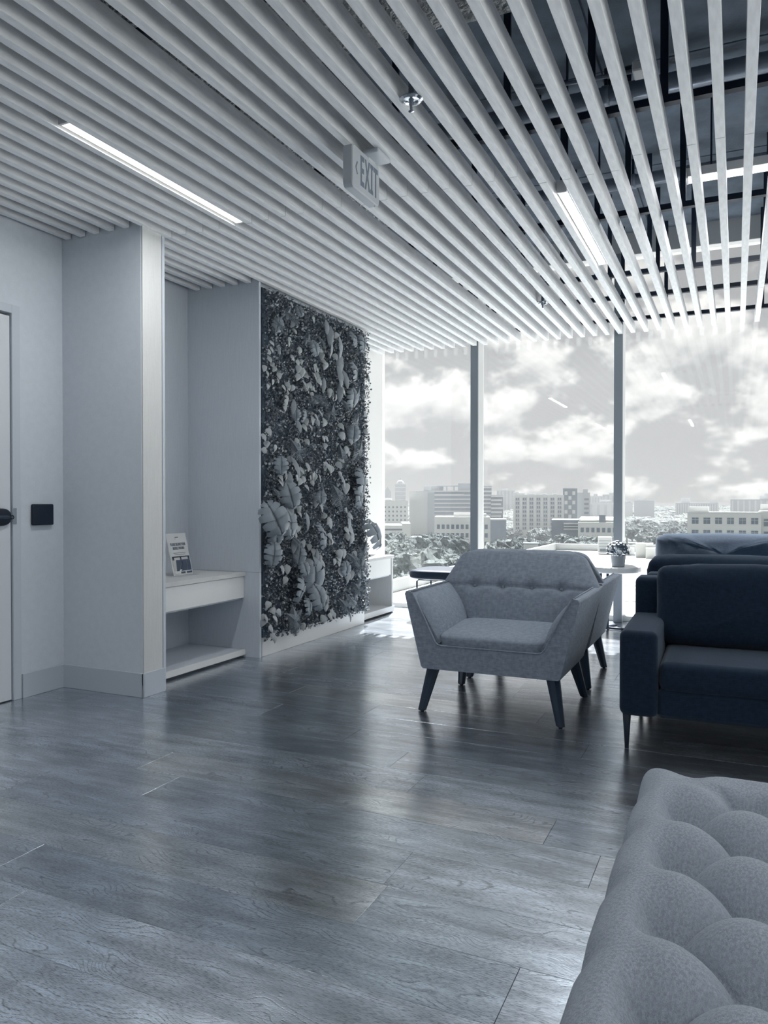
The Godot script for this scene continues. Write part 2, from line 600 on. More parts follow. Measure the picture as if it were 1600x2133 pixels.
func build_walls() -> void:
	var top := 4.0
	var wl := setting("wall_left", "blue-grey painted wall with the door and card reader", "wall")
	block(wl, "wall_beside_door", M["wall"], Vector3(-4.2, 0, -3.64), Vector3(-3.98, top, -3.31))
	block(wl, "wall_over_door", M["wall"], Vector3(-4.2, 2.395, -3.31), Vector3(-3.98, top, -2.2))
	block(wl, "wall_behind", M["wall"], Vector3(-4.2, 0, -2.2), Vector3(-3.98, top, 4.2))
	block(wl, "door_backing", M["wall"], Vector3(-4.2, 0, -3.31), Vector3(-4.15, 2.395, -2.2))
	var wr := setting("wall_return", "blue-grey painted wall end standing between door and shelf niche", "wall")
	block(wr, "return_block", M["wall"], Vector3(-4.2, 0, -3.815), Vector3(-3.318, top, -3.64), 0.004)
	var t1 := setting("trim_1", "pale grained panel capping the wall end beside the niche", "trim")
	block(t1, "end_board", M["laminate"], Vector3(-3.318, 0, -3.812), Vector3(-3.308, 2.95, -3.642), 0.001)
	var bb := setting("baseboard_left", "grey baseboard wrapping round the wall end", "baseboard")
	block(bb, "board_side", M["baseboard"], Vector3(-3.98, 0, -3.64), Vector3(-3.966, 0.15, -3.315), 0.002)
	block(bb, "board_face", M["baseboard"], Vector3(-3.98, 0, -3.64), Vector3(-3.30, 0.15, -3.626), 0.002)
	block(bb, "board_end", M["baseboard"], Vector3(-3.312, 0, -3.83), Vector3(-3.30, 0.15, -3.626), 0.002)
	# niche
	var wn := setting("wall_niche", "grey grained panels lining the shelf niche", "wall")
	block(wn, "niche_block", M["wall"], Vector3(-4.4, 0, -5.0), Vector3(-4.03, top, -3.815))
	block(wn, "recess_back", M["laminate_grey"], Vector3(-4.03, 0, -3.838), Vector3(-3.42, 2.98, -3.815))
	block(wn, "side_panel", M["laminate_grey"], Vector3(-4.03, 0, -3.862), Vector3(-3.325, 2.98, -3.838), 0.001)
	block(wn, "back_panel", M["laminate_grey"], Vector3(-4.03, 0, -4.94), Vector3(-4.02, 2.98, -3.862))
	block(wn, "upper_panel", M["laminate_grey"], Vector3(-4.03, 0.6625, -4.965), Vector3(-3.335, 2.98, -4.94), 0.001)
	block(wn, "lower_panel", M["laminate_grey"], Vector3(-4.03, 0, -4.965), Vector3(-3.335, 0.661, -4.94), 0.001)
	# wall that carries the planting
	var wp := setting("wall_planted", "wall block behind the living wall", "wall")
	block(wp, "planted_block", M["wall"], Vector3(-4.4, 0, -6.79), Vector3(-3.40, top, -5.0))
	block(wp, "recess_back", M["wall"], Vector3(-4.0, 0, -5.0), Vector3(-3.42, 2.98, -4.966))
	var t2 := setting("trim_2", "white plinth board under the living wall", "trim")
	block(t2, "plinth", M["white_board"], Vector3(-3.40, 0, -6.79), Vector3(-3.345, 0.148, -4.988), 0.002)
	# far niche and corner by the glass
	var wc := setting("wall_corner", "white wall of the far niche beside the glass", "wall")
	block(wc, "corner_block", M["white_board"], Vector3(-4.4, 0, -8.2), Vector3(-3.77, top, -6.79))
	var wb := setting("wall_back", "plain wall behind the viewer", "wall")
	block(wb, "back_block", M["wall"], Vector3(-4.2, 0, 4.2), Vector3(4.3, top, 4.4))
	var wright := setting("wall_right", "short plain wall behind the seating", "wall")
	block(wright, "right_block", M["wall"], Vector3(4.1, 0, -0.5), Vector3(4.3, top, 4.2))
	# door
	var d := setting("door_1", "pale flush door with a dark thumb-turn lock", "door")
	block(d, "frame_post", M["door_frame"], Vector3(-4.13, 0, -3.31), Vector3(-3.972, 2.395, -3.254), 0.002)
	block(d, "frame_post", M["door_frame"], Vector3(-4.13, 0, -2.25), Vector3(-3.972, 2.395, -2.2), 0.002)
	block(d, "frame_head", M["door_frame"], Vector3(-4.13, 2.345, -3.254), Vector3(-3.972, 2.395, -2.25), 0.002)
	block(d, "door_leaf", M["door"], Vector3(-4.05, 0.006, -3.248), Vector3(-3.985, 2.328, -2.256), 0.002)
	block(d, "strike_plate", M["chrome"], Vector3(-3.976, 1.07, -3.279), Vector3(-3.9705, 1.168, -3.255))
	var lock := part(d, "lock_case", cushion(Vector3(0.075, 0.052, 0.018), 0.5, 0.75), M["black"], Vector3(-3.978, 1.115, -3.165), Vector3(0, 90, 0))
	part(lock, "thumb_turn", box(Vector3(0.10, 0.022, 0.03), 0.008), M["leg_wood"], Vector3(0, 0, 0.022))
	part(lock, "ring", ring_mesh(0.011, 0.003), M["black"], Vector3(0.082, -0.002, 0.008))

func ring_mesh(r: float, t: float) -> ArrayMesh:
	var rings := []
	for i in 17:
		var a := TAU * i / 16
		var c := Vector3(cos(a) * r, sin(a) * r, 0)
		var o := PackedVector3Array()
		for k in 6:
			var b := TAU * k / 6
			o.append(c + (c.normalized() * cos(b) + Vector3.BACK * sin(b)) * t)
		rings.append(o)
	return loft(rings, true, false)

func build_windows() -> void:
	var w := setting("window_1", "floor-to-ceiling glass front with grey mullions over the city", "window")
	block(w, "kerb", M["mullion_pale"], Vector3(-3.77, 0, -8.2), Vector3(4.1, 0.055, -8.03), 0.004)
	block(w, "head", M["mullion_pale"], Vector3(-3.77, 3.69, -8.22), Vector3(4.1, 4.0, -8.03), 0.004)
	var xs := [-3.80]
	for i in 5:
		xs.append(-2.5825 + 1.5075 * i)
	for i in range(1, xs.size()):
		var mu := Node3D.new()
		mu.name = "mullion"
		w.add_child(mu, true)
		block(mu, "shaded_front", M["mullion"], Vector3(xs[i] - 0.0425, 0, -7.96), Vector3(xs[i] + 0.0425, 3.69, -7.935), 0.003)  # darker grey stands in for shade on the backlit front face
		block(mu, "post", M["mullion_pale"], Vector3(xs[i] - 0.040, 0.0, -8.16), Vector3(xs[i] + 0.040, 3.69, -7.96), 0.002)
	xs.append(4.1)
	for i in xs.size() - 1:
		block(w, "pane", M["glass"], Vector3(xs[i] + (0.040 if i > 0 else 0.0), 0.055, -8.131), Vector3(xs[i + 1] - 0.040, 3.69, -8.130))
	var w2 := setting("window_2", "second glass front along the seating side", "window")
	block(w2, "kerb", M["mullion_pale"], Vector3(4.1, 0, -8.2), Vector3(4.3, 0.055, -0.5), 0.004)
	block(w2, "head", M["mullion_pale"], Vector3(4.1, 3.69, -8.2), Vector3(4.3, 4.0, -0.5), 0.004)
	for i in 6:
		var z := -8.14 + 1.5 * i
		block(w2, "mullion", M["mullion"], Vector3(4.08, 0.055, z - 0.042), Vector3(4.28, 3.69, z + 0.042), 0.003)
		if i < 5:
			block(w2, "pane", M["glass"], Vector3(4.230, 0.055, z + 0.042), Vector3(4.231, 3.69, z + 1.458))

const SLAT_LOW := 2.885
const SLAT_HIGH := 2.975
func build_ceiling() -> void:
	var c := setting("ceiling", "dark concrete slab above the slats, cast in panels", "ceiling")
	# slab cast in panels
	block(c, "slab", M["concrete"], Vector3(-4.4, 3.93, -8.2), Vector3(4.3, 4.25, 4.4))
	for i in 5:
		for j in 8:
			var x0 := -4.1 + i * 1.66
			var z0 := -8.03 + j * 1.53
			block(c, "concrete_panel", M["concrete"], Vector3(x0 + 0.004, 3.912, z0 + 0.004), Vector3(x0 + 1.652, 3.935, z0 + 1.522), 0.003)
	var r := RandomNumberGenerator.new()
	r.seed = 3
	c = setting("ceiling_slats", "screen of long pale slats hung below the slab", "ceiling")
	for k in range(-31, 33):
		# two fields of slats with a wider gap where they meet
		var x := (0.048 - 0.1225 * k) if k <= 16 else (-2.083 - 0.1221 * (k - 17))
		if x < -3.97:
			continue
		var lift := 0.012 if k >= 17 else 0.0
		var runs := []
		var j1 := -3.88 + r.randf_range(-0.012, 0.012)
		if k >= 5 and k <= 8:
			j1 -= 0.15
		var j2 := -6.66 + r.randf_range(-0.05, 0.05)
		if x < -3.32:
			runs.append([4.15, 1.55])
			runs.append([1.55, -1.15])
			runs.append([-1.15, -3.638])
			if x > -4.0:
				runs.append([-3.864, -4.938])
			if x > -3.74:
				runs.append([-6.8, -7.925])
		elif k < -4:
			runs.append([4.15, -7.925])
		else:
			runs.append([4.15, -1.15])
			runs.append([-1.15, j1])
			runs.append([j1, j2])
			runs.append([j2, -7.925])
		for q in runs:
			part(c, "slat", box(Vector3(0.042, 0.09, q[0] - q[1] - 0.004), 0.0012), M["slat"], Vector3(x, SLAT_LOW + 0.045 + lift, (q[0] + q[1]) / 2.0))
	# carrier rails and the straps they hang from
	var zs := [-0.9, -2.3, -3.66, -4.98, -6.28, -6.98, -7.84]
	var said := ["first black carrier rail over the slats", "second black carrier rail over the slats", "black carrier rail over the slats before the thick service pipe", "black carrier rail over the slats behind the crosswise lamp", "black carrier rail over the slats between the crosswise lamp and the glass", "black carrier rail over the slats, second from the glass", "black carrier rail over the slat ends right at the glass"]
	for i in zs.size():
		var z: float = zs[i]
		var rail := thing("carrier_rail", said[i], "rail", Vector3(0, SLAT_HIGH + 0.0125, z))
		rail.set_meta("group", "black rails that carry the slats")
		block(rail, "bar", M["black_metal"], Vector3(-3.28, 0, -0.021), Vector3(4.0, 0.034, 0.021))
		var n := 0
		for x in [-2.4, -1.62, -1.02, -0.62, -0.30, 0.21, 0.95, 2.2, 3.4]:
			n += 1
			if x > -0.5 and x < 0.1 and z < -6.5:
				continue
			var zz := 0.0 if n % 2 == 0 else 0.012
			block(rail, "hanger", M["black_metal"], Vector3(x - 0.017, 0.03, zz - 0.008), Vector3(x + 0.017, 0.923, zz + 0.008))
	# pipes and duct above the slats
	for a in [[-4.94, 3.74, 0.055, "thick grey service pipe crossing under the slab"], [-5.08, 3.80, 0.034, "thin grey pipe beside the thick one under the slab"], [-6.33, 3.74, 0.05, "grey service pipe under the slab near the glass"]]:
		var p := thing("service_pipe", a[3], "pipe", Vector3(0, a[1], a[0]))
		part(p, "run", tube([Vector3(-1.9, 0, 0), Vector3(0, 0, 0), Vector3(4.0, 0, 0)], a[2], 16), M["pipe"])
		for x in [-1.2, -0.75, 0.35, 2.0]:
			part(p, "collar", tube([Vector3(x - 0.02, 0, 0), Vector3(x + 0.02, 0, 0)], a[2] * 1.12, 16), M["pipe"])
			block(p, "clamp", M["black_metal"], Vector3(x - 0.01, a[2], -0.008), Vector3(x + 0.01, 3.911 - a[1], 0.008))
	var duct := thing("foil_duct", "crinkled foil-wrapped duct above the slats", "duct", Vector3(-1.32, 3.2, -1.0))
	part(duct, "wrap", crinkled(Vector3(0.95, 0.5, 4.1), 8), M["foil"], Vector3(0, 0.25, 0))
	for x in [-0.4, 0.4]:
		block(duct, "strap", M["black_metal"], Vector3(x - 0.01, 0.50, 1.0), Vector3(x + 0.01, 0.711, 1.02))
	var flex := thing("flexible_duct", "round foil duct lying beyond the wide gap in the slats", "duct", Vector3(-2.52, 3.33, -2.6))
	var rings := []
	for i in 120:
		var z := 2.6 - 5.2 * i / 119.0
		var rad := 0.2 + (0.012 if i % 2 == 0 else -0.012) + r.randf_range(-0.006, 0.006)
		var ring := PackedVector3Array()
		for k2 in 20:
			var t := TAU * k2 / 20
			ring.append(Vector3(cos(t) * rad, sin(t) * rad, z))
		rings.append(ring)
	part(flex, "hose", loft(rings, true, true, false), M["foil"])
	for z in [-1.8, 1.8]:
		block(flex, "strap", M["black_metal"], Vector3(-0.01, 0.19, z - 0.012), Vector3(0.01, 0.58, z + 0.012))
	var jb := thing("junction_box", "small white square junction box under the slab", "junction box", Vector3(-0.42, 3.3, -3.95))
	block(jb, "case", M["white_board"], Vector3(-0.05, 0, -0.05), Vector3(0.05, 0.05, 0.05), 0.006)
	part(jb, "conduit", tube([Vector3(-0.05, 0.025, 0), Vector3(-0.4, 0.03, 0.02), Vector3(-0.7, 0.06, 0.05)], 0.011, 8), M["pipe"])
	block(jb, "drop_rod", M["black_metal"], Vector3(-0.004, 0.05, -0.004), Vector3(0.004, 0.612, 0.004))

func crinkled(s: Vector3, n: int) -> ArrayMesh:
	var noise := FastNoiseLite.new()
	noise.seed = 9
	noise.frequency = 4.0
	var rings := []
	for i in 81:
		var z := s.z * (0.5 - i / 80.0)
		var r := PackedVector3Array()
		for side in 4:
			var a: Vector2 = [Vector2(-1, -1), Vector2(1, -1), Vector2(1, 1), Vector2(-1, 1)][side]
			var b: Vector2 = [Vector2(1, -1), Vector2(1, 1), Vector2(-1, 1), Vector2(-1, -1)][side]
			for k in n:
				var q := a.lerp(b, float(k) / n)
				var p := Vector3(q.x * s.x / 2, q.y * s.y / 2, z)
				var d := noise.get_noise_3dv(p) * 0.03
				r.append(p + Vector3(q.x, q.y, 0).normalized() * d)
		rings.append(r)
	return loft(rings, true, true, false)

# ---------------------------------------------------------------- lamps
func led_strip(label: String, at: Vector3, length: float, energy: float, across := false, width := 0.075) -> void:
	var o := thing("linear_light", label, "light", at, 90.0 if across else 0.0, "slim linear lamps of the slat ceiling")
	block(o, "housing", M["fixture"], Vector3(-width / 2, 0.004, -length / 2), Vector3(width / 2, 0.06, length / 2), 0.002)
	block(o, "lens", M["lens"], Vector3(-width / 2 + 0.004, -0.004, -length / 2 + 0.004), Vector3(width / 2 - 0.004, 0.004, length / 2 - 0.004), 0.002)
	for e in [-1.0, 1.0]:
		block(o, "end_cap", M["fixture"], Vector3(-width / 2, -0.006, e * length / 2 - 0.006), Vector3(width / 2, 0.06, e * length / 2 + 0.006))
	for e in [-0.4, 0.4]:
		block(o, "drop_rod", M["black_metal"], Vector3(-0.006, 0.06, e * length - 0.006), Vector3(0.006, 3.912 - at.y, e * length + 0.006))
	var l := AreaLight3D.new()
	l.name = "glow"
	l.area_size = Vector2(width - 0.012, length - 0.02)
	l.area_normalize_energy = true
	l.light_energy = energy
	l.light_color = Color(0.99, 0.995, 1.0)
	l.shadow_enabled = true
	l.area_range = 20.0
	l.position = Vector3(0, -0.007, 0)
	l.rotation_degrees = Vector3(-90, 0, 0)
	o.add_child(l)

const LED := 1.05
func build_lights() -> void:
	led_strip("lit linear lamp between slats, in line with the wall end and niche", Vector3(-2.752, 2.908, -3.2), 1.34, LED, false, 0.054)
	led_strip("lit linear lamp between slats, close before the glass front", Vector3(-0.876, 2.908, -4.93), 1.4, LED, false, 0.054)
	led_strip("lit linear lamp hung crosswise above the slats", Vector3(0.42, 3.32, -5.42), 1.44, LED * 1.2, true, 0.11)
	for p in [Vector3(-0.871, 2.908, 1.3), Vector3(-2.752, 2.908, 1.3), Vector3(0.967, 2.908, 2.2)]:
		led_strip("lit linear lamp between slats at the inner end of the lounge", p, 1.4, LED * 0.9, false, 0.054)
	for p in [Vector3(0.967, 2.908, -1.5), Vector3(0.967, 2.908, -5.65), Vector3(2.804, 2.908, -2.95), Vector3(2.804, 2.908, -5.65), Vector3(2.804, 2.908, 0.2)]:
		led_strip("lit linear lamp between slats over the seating", p, 1.2, LED, false, 0.054)

# ---------------------------------------------------------------- the city outside
const GROUND := -18.0
func tower(called: String, label: String, s: Array, mat: String, category := "building") -> Node3D:
	# s = x, z, turn, width, top, depth
	var o := thing(called, label, category, Vector3(s[0], GROUND, s[1]), s[2])
	block(o, "walls", M[mat], Vector3(-s[3] / 2, 0, -s[5] / 2), Vector3(s[3] / 2, s[4] - GROUND, s[5] / 2))
	return o

func punch(o: Node3D, s: Array, mat: String, cols: int, rows: int, side: float, top: float, pitch: float, fill := Vector2(0.55, 0.55), bottom := 0.0) -> void:
	# rows of windows set into the front; side and top are the margins
	var w: float = s[3] - 2 * side
	var cw := w / cols
	for r in rows:
		var y: float = s[4] - GROUND - top - pitch * (r + 0.5)
		if y < bottom:
			continue
		for c in cols:
			var x := -w / 2 + cw * (c + 0.5)
			part(o, "window", box(Vector3(cw * fill.x, pitch * fill.y, 0.3)), M[mat], Vector3(x, y, s[5] / 2 - 0.05))

func build_outside() -> void:
	var g := setting("ground", "pale sunlit city ground far below the lounge", "ground")
	block(g, "earth", M["ground"], Vector3(-4000, GROUND - 1, -5000), Vector3(4000, GROUND, 800))
	var s := []
	# hotel block and car park beside the corner post
	s = [-183.6, -399.8, 24.7, 25.1, 2.4, 40]
	var o := tower("hotel_block", "pale block with rows of small square windows beside the corner wall", s, "ext_white")
	punch(o, s, "ext_window", 11, 5, 0.5, 2.4, 2.35, Vector2(0.38, 0.42))
	block(o, "penthouse", M["ext_pale"], Vector3(-6, s[4] - GROUND, -6), Vector3(4, s[4] - GROUND + 1.5, 6))
	s = [-125.9, -275.0, 24.6, 12.4, -7.3, 25]
	o = tower("car_park", "low white car park with dark open decks under the hotel block", s, "ext_dark")
	for i in 5:
		block(o, "deck", M["ext_white"], Vector3(-6.2, 9.4 - i * 2.0, 12.4), Vector3(6.2, 10.7 - i * 2.0, 13.3))
	block(o, "stair_wall", M["ext_white"], Vector3(6.2, 0, -12), Vector3(9.3, 11.4, 13.2))
	# twin towers on the skyline
	s = [-644.7, -1481.0, 23.5, 22.1, 40.0, 30]
	o = tower("domed_tower", "tall hazy tower with a pointed dome on the skyline", s, "ext_grey")
	part(o, "dome", lathe([[9.0, 0.0], [8.4, 3.0], [6.4, 6.5], [3.2, 9.0], [1.2, 10.0], [0.9, 13.0], [0.1, 15.0]], 12), M["ext_grey"], Vector3(0, 58, 0))
	for i in 6:
		block(o, "band", M["ext_pale"], Vector3(-11.3, 8 + i * 8.5, 14.9), Vector3(11.3, 9.6 + i * 8.5, 15.3))
	s = [-669.2, -1469.7, 24.5, 15.1, 24.0, 30]
	o = tower("gabled_tower", "shorter hazy tower with a gable beside the domed one", s, "ext_grey")
	part(o, "gable", loft([PackedVector3Array([Vector3(-7.5, 0, 15), Vector3(7.5, 0, 15), Vector3(0, 11, 15)]), PackedVector3Array([Vector3(-7.5, 0, -15), Vector3(7.5, 0, -15), Vector3(0, 11, -15)])], true, true, false), M["ext_grey"], Vector3(0, 42, 0))
	s = [-177.4, -441.2, 21.9, 15.0, 8.3, 30]
	o = tower("blank_block", "plain pale block with blank walls and a rooftop box", s, "ext_pale")
	block(o, "side_strip", M["ext_grey"], Vector3(3.4, 0, 14.9), Vector3(7.5, 25.4, 15.2))
	block(o, "rooftop_box", M["ext_grey"], Vector3(1.0, 26.3, -4), Vector3(5.2, 29.2, 8))
	# terraced building with dark glass floors
	s = [-183.2, -510.1, 19.8, 30.1, 9.5, 40]
	o = tower("terraced_building", "modern building with dark glass floors and pale slab edges", s, "ext_dark")
	for i in 9:
		block(o, "slab_edge", M["ext_pale"], Vector3(-15.4 + (i % 2) * 1.5, 26.8 - i * 2.75, 19.5), Vector3(15.6, 27.6 - i * 2.75, 21.0))
	block(o, "roof_fin", M["ext_pale"], Vector3(-14.5, 24.2, 20.6), Vector3(9, 25.2, 21.6))
	block(o, "left_wall", M["ext_pale"], Vector3(-15.2, 0, 19.6), Vector3(-11.6, 27, 20.6))
	for i in 4:
		block(o, "roof_frame", M["ext_grey"], Vector3(-8 + i * 5.0, 27.5, 10), Vector3(-7.4 + i * 5.0, 31.0, 10.6))
	block(o, "roof_pergola", M["ext_grey"], Vector3(-9.0, 30.4, 8), Vector3(13.5, 31.1, 14))
	block(o, "plant_room", M["ext_grey"], Vector3(5.0, 27.5, 2), Vector3(14.0, 32.6, 14))
	block(o, "plant_room", M["ext_pale"], Vector3(-14.0, 27.5, -4), Vector3(-5.0, 31.0, 8))
	s = [-160.6, -520.3, 17.2, 7.8, 12.8, 40]
	o = tower("terraced_tower", "stepped tower with pale balconies beside the window post", s, "ext_dark")
	for i in 10:
		block(o, "balcony", M["ext_pale"], Vector3(-3.9, 29.2 - i * 2.7, 19.6), Vector3(3.8, 30.3 - i * 2.7, 21.4))
	s = [-151.2, -516.0, 16.4, 8.2, 6.5, 35]
	o = tower("balcony_block", "lower stepped block with pale balconies next to the stepped tower", s, "ext_dark")
	for i in 8:
		block(o, "balcony", M["ext_pale"], Vector3(-3.9, 23.2 - i * 2.7, 17.2), Vector3(4.1 - (i % 3) * 0.7, 24.3 - i * 2.7, 19.4))
	s = [-88.2, -257.7, 18.9, 19.0, -3.6, 22]
	o = tower("office_lowrise", "low white office with three rows of square dark windows", s, "ext_white")
	punch(o, s, "ext_window", 11, 3, 0.6, 1.9, 2.9, Vector2(0.62, 0.52))
	block(o, "roof_plant", M["ext_pale"], Vector3(-3, 14.4, -4), Vector3(5, 15.7, 4))
	block(o, "roof_plant", M["ext_grey"], Vector3(6, 14.4, -4), Vector3(8.4, 15.4, 4))
	s = [-88.9, -305.2, 16.5, 6.2, -5.5, 20]
	o = tower("dark_shed", "dark blank block beside the white low office", s, "ext_dark")
	block(o, "coping", M["ext_grey"], Vector3(-3.2, 12.2, -10.2), Vector3(3.2, 12.7, 10.2))
	# skyline haze behind the long hotel
	for a in [[-388.8, -1384.0, 15.7, 32.6, 24.5, 40], [-394.9, -1491.3, 14.8, 22.6, 20.5, 24], [-379.0, -1543.0, 13.8, 42.5, 18.1, 30], [-169.4, -1044.2, 9.2, 17.6, 10.3, 40], [-177.5, -1260.5, 8.0, 33.2, 14.4, 40], [-125.8, -844.0, 8.5, 36.2, 1.5, 40]]:
		o = tower("skyline_block", "pale hazy block on the skyline around the long hotel", a, "ext_pale")
		o.set_meta("group", "hazy skyline blocks")
		for i in 5:
			block(o, "pier", M["ext_grey"], Vector3(a[3] * (i / 5.0 - 0.47), 0, a[5] / 2 - 0.3), Vector3(a[3] * (i / 5.0 - 0.40), a[4] - GROUND - 2, a[5] / 2 + 0.2))
		block(o, "rooftop_box", M["ext_grey"], Vector3(-a[3] * 0.2, a[4] - GROUND, -4), Vector3(a[3] * 0.1, a[4] - GROUND + 3, 4))
	# long hotel with piers
	s = [-104.6, -441.6, 13.2, 27.4, 5.7, 30]
	o = tower("long_hotel", "long pale hotel with seven bays of stacked dark windows", s, "ext_white")
	for c in 7:
		var x := -11.45 + c * 3.86
		for r in 8:
			var y := 22.0 - 0.6 - r * 2.35
			part(o, "window", box(Vector3(0.85, 1.35, 0.4)), M["ext_window"], Vector3(x - 0.55, y, 14.95))
			part(o, "window", box(Vector3(0.85, 1.35, 0.4)), M["ext_window"], Vector3(x + 0.55, y, 14.95))
			part(o, "sill", box(Vector3(2.2, 0.35, 0.5)), M["ext_grey"], Vector3(x, y - 0.95, 15.0))
	for c in 8:
		block(o, "pier", M["ext_white"], Vector3(-13.85 + c * 3.86, 0, 14.9), Vector3(-12.9 + c * 3.86, 23.6, 15.7))
	for c in 4:
		block(o, "rooftop_box", M["ext_grey"], Vector3(-10 + c * 6.0, 23.7, -3), Vector3(-7.6 + c * 6.0, 24.8, 6))
	s = [-85.2, -436.4, 11.0, 7.7, 9.4, 12]
	o = tower("checkered_tower", "dark stair tower with a checker of pale panels beside the hotel", s, "ext_dark")
	for i in 8:
		for j in 3:
			if (i + j) % 2 == 0:
				block(o, "pale_panel", M["ext_white"], Vector3(-3.0 + j * 2.1, 23.6 - i * 2.6, 5.9), Vector3(-1.4 + j * 2.1, 25.6 - i * 2.6, 6.5))
	block(o, "coping", M["ext_grey"], Vector3(-3.95, 27.0, -6), Vector3(3.95, 27.5, 6.3))
	s = [-82.4, -462.5, 10.1, 7.2, 7.1, 30]
	o = tower("slim_block", "slim pale block with stacked loggias beside the checkered tower", s, "ext_pale")
	for i in 7:
		block(o, "loggia", M["ext_dark"], Vector3(0.4, 20.6 - i * 2.6, 14.7), Vector3(2.9, 21.8 - i * 2.6, 15.2))
	block(o, "gable", M["ext_pale"], Vector3(-0.4, 25.1, 6), Vector3(2.4, 27.0, 14))
	s = [-52.7, -264.4, 11.3, 9.9, -4.4, 25]
	o = tower("dark_pavilion", "low dark pavilion with pale louvre lines behind the trees", s, "ext_dark")
	for i in 3:
		block(o, "louvre", M["ext_pale"], Vector3(-1.0, 12.2 - i * 0.9, 12.4), Vector3(5.0, 12.6 - i * 0.9, 12.9))
	s = [-40.0, -255.8, 9.2, 14.0, -4.9, 20]
	o = tower("clinic_lowrise", "low pale building with three rows of dark windows behind the cooling unit", s, "ext_white")
	punch(o, s, "ext_window", 8, 3, 0.5, 1.0, 2.9, Vector2(0.6, 0.5))
	block(o, "roof_vault", M["ext_white"], Vector3(-7.0, 13.1, -8), Vector3(4.6, 14.6, 8), 0.7)
	block(o, "roof_plant", M["ext_dark"], Vector3(-0.6, 13.1, 8.2), Vector3(1.4, 15.4, 9.6))
	# skyline on the sofa side
	s = [-100.6, -801.3, 7.0, 12.7, 1.4, 30]
	o = tower("far_terrace", "far pale block low on the skyline right beside the second post", s, "ext_pale")
	block(o, "rooftop_box", M["ext_grey"], Vector3(-3, 19.4, -4), Vector3(4, 21.0, 4))
	s = [-83.3, -803.0, 5.9, 18.9, 3.3, 30]
	o = tower("far_office", "far grey office with a stepped roof low on the skyline", s, "ext_grey")
	block(o, "upper_storey", M["ext_pale"], Vector3(-9.3, 21.3, -6), Vector3(-0.2, 24.4, 10))
	block(o, "dark_band", M["ext_grey"], Vector3(0, 18.4, 14.8), Vector3(9.45, 20.6, 15.3))
	s = [-42.7, -991.6, 2.5, 47.0, 0.9, 40]
	o = tower("far_pillared_block", "far long block with close upright piers and a rooftop tower", s, "ext_grey")
	for i in 18:
		block(o, "pier", M["ext_pale"], Vector3(-23.3 + i * 2.65, 0, 19.9), Vector3(-22.0 + i * 2.65, 17.8, 20.8))
	block(o, "rooftop_tower", M["ext_pale"], Vector3(-17.5, 18.8, -6), Vector3(-7.5, 25.2, 8))
	block(o, "rooftop_tower", M["ext_grey"], Vector3(14, 18.8, -6), Vector3(23, 20.8, 8))
	s = [32.0, -1025.4, -1.8, 74.7, 5.4, 40]
	o = tower("far_slab_block", "far wide grey block behind the white window building", s, "ext_grey")
	for i in 12:
		block(o, "pier", M["ext_pale"], Vector3(-36 + i * 6.2, 0, 19.9), Vector3(-34 + i * 6.2, 22.0, 20.7))
	for i in 3:
		block(o, "stepped_top", M["ext_pale"], Vector3(-6 + i * 5.0, 23.3, -8), Vector3(34 - i * 8.0, 27.5 + i * 3.0, 12 - i))
	# white building with cross-barred windows
	s = [-2.6, -196.1, 0.7, 15.0, -1.0, 20]
	o = tower("window_building", "near white building with two rows of cross-barred windows", s, "ext_white")
	for r in 4:
		for c in 6:
			var wn := part(o, "window", box(Vector3(1.52, 1.5, 0.16)), M["ext_pale"], Vector3(-5.85 + c * 2.42, 15.2 - r * 2.8, 9.97))
			for i in 2:
				for j in 2:
					part(wn, "pane", box(Vector3(0.64, [0.86, 0.42][j], 0.1)), M["ext_window"], Vector3(-0.36 + i * 0.72, [-0.26, 0.47][j], 0.07))
	block(o, "coping", M["ext_pale"], Vector3(-7.6, 16.9, 9.8), Vector3(7.6, 17.15, 10.3))
	block(o, "roof_box", M["ext_pale"], Vector3(-7.4, 17.0, -4), Vector3(-3.2, 18.3, 4))
	s = [10.6, -200.1, -2.7, 11.1, -0.6, 22]
	o = tower("glazed_bay", "white bay with wide glazing joined to the cross-barred window building", s, "ext_white")
	for r in 4:
		block(o, "glazing", M["ext_window"], Vector3(-4.4, 14.0 - r * 2.8, 10.9), Vector3(5.0, 15.6 - r * 2.8, 11.15))
		block(o, "glazing_bar", M["ext_pale"], Vector3(-4.4, 15.0 - r * 2.8, 11.1), Vector3(5.0, 15.15 - r * 2.8, 11.3))
	block(o, "rear_storey", M["ext_pale"], Vector3(-5.5, 15.0, -11), Vector3(5.5, 18.9, -6))
	# neighbouring flat roof with plant
	o = thing("neighbour_roof", "pale flat roof of the lower neighbour building", "building", Vector3(0, -4, -60))
	block(o, "walls", M["ext_pale"], Vector3(-18.0, -14, -24.5), Vector3(60, -0.4, 27))
	block(o, "roof_deck", M["ext_roof"], Vector3(-18.0, -0.4, -24.5), Vector3(60, 0, 27))
	block(o, "parapet", M["ext_pale"], Vector3(-18.0, 0, -25.0), Vector3(60, 0.7, -24.5))
	block(o, "parapet", M["ext_pale"], Vector3(-18.4, -0.4, -25.0), Vector3(-18.0, 0.7, 27))
	for i in 6:
		block(o, "roof_seam", M["ext_grey"], Vector3(-17.8, 0.0, -22 + i * 8.0), Vector3(60, 0.03, -21.8 + i * 8.0))
	o = thing("roof_unit", "square pale rooftop box beside the first window post", "roof unit", Vector3(-19.6, -4, -79.5), 15)
	block(o, "case", M["ext_pale"], Vector3(-0.75, 0, -0.7), Vector3(0.75, 0.9, 0.7), 0.06)
	block(o, "lid", M["ext_grey"], Vector3(-0.8, 0.9, -0.75), Vector3(0.8, 1.0, 0.75))
	o = thing("cooling_tower", "louvred cooling unit standing on the neighbour roof", "roof unit", Vector3(-12.1, -4, -80.0), 10)
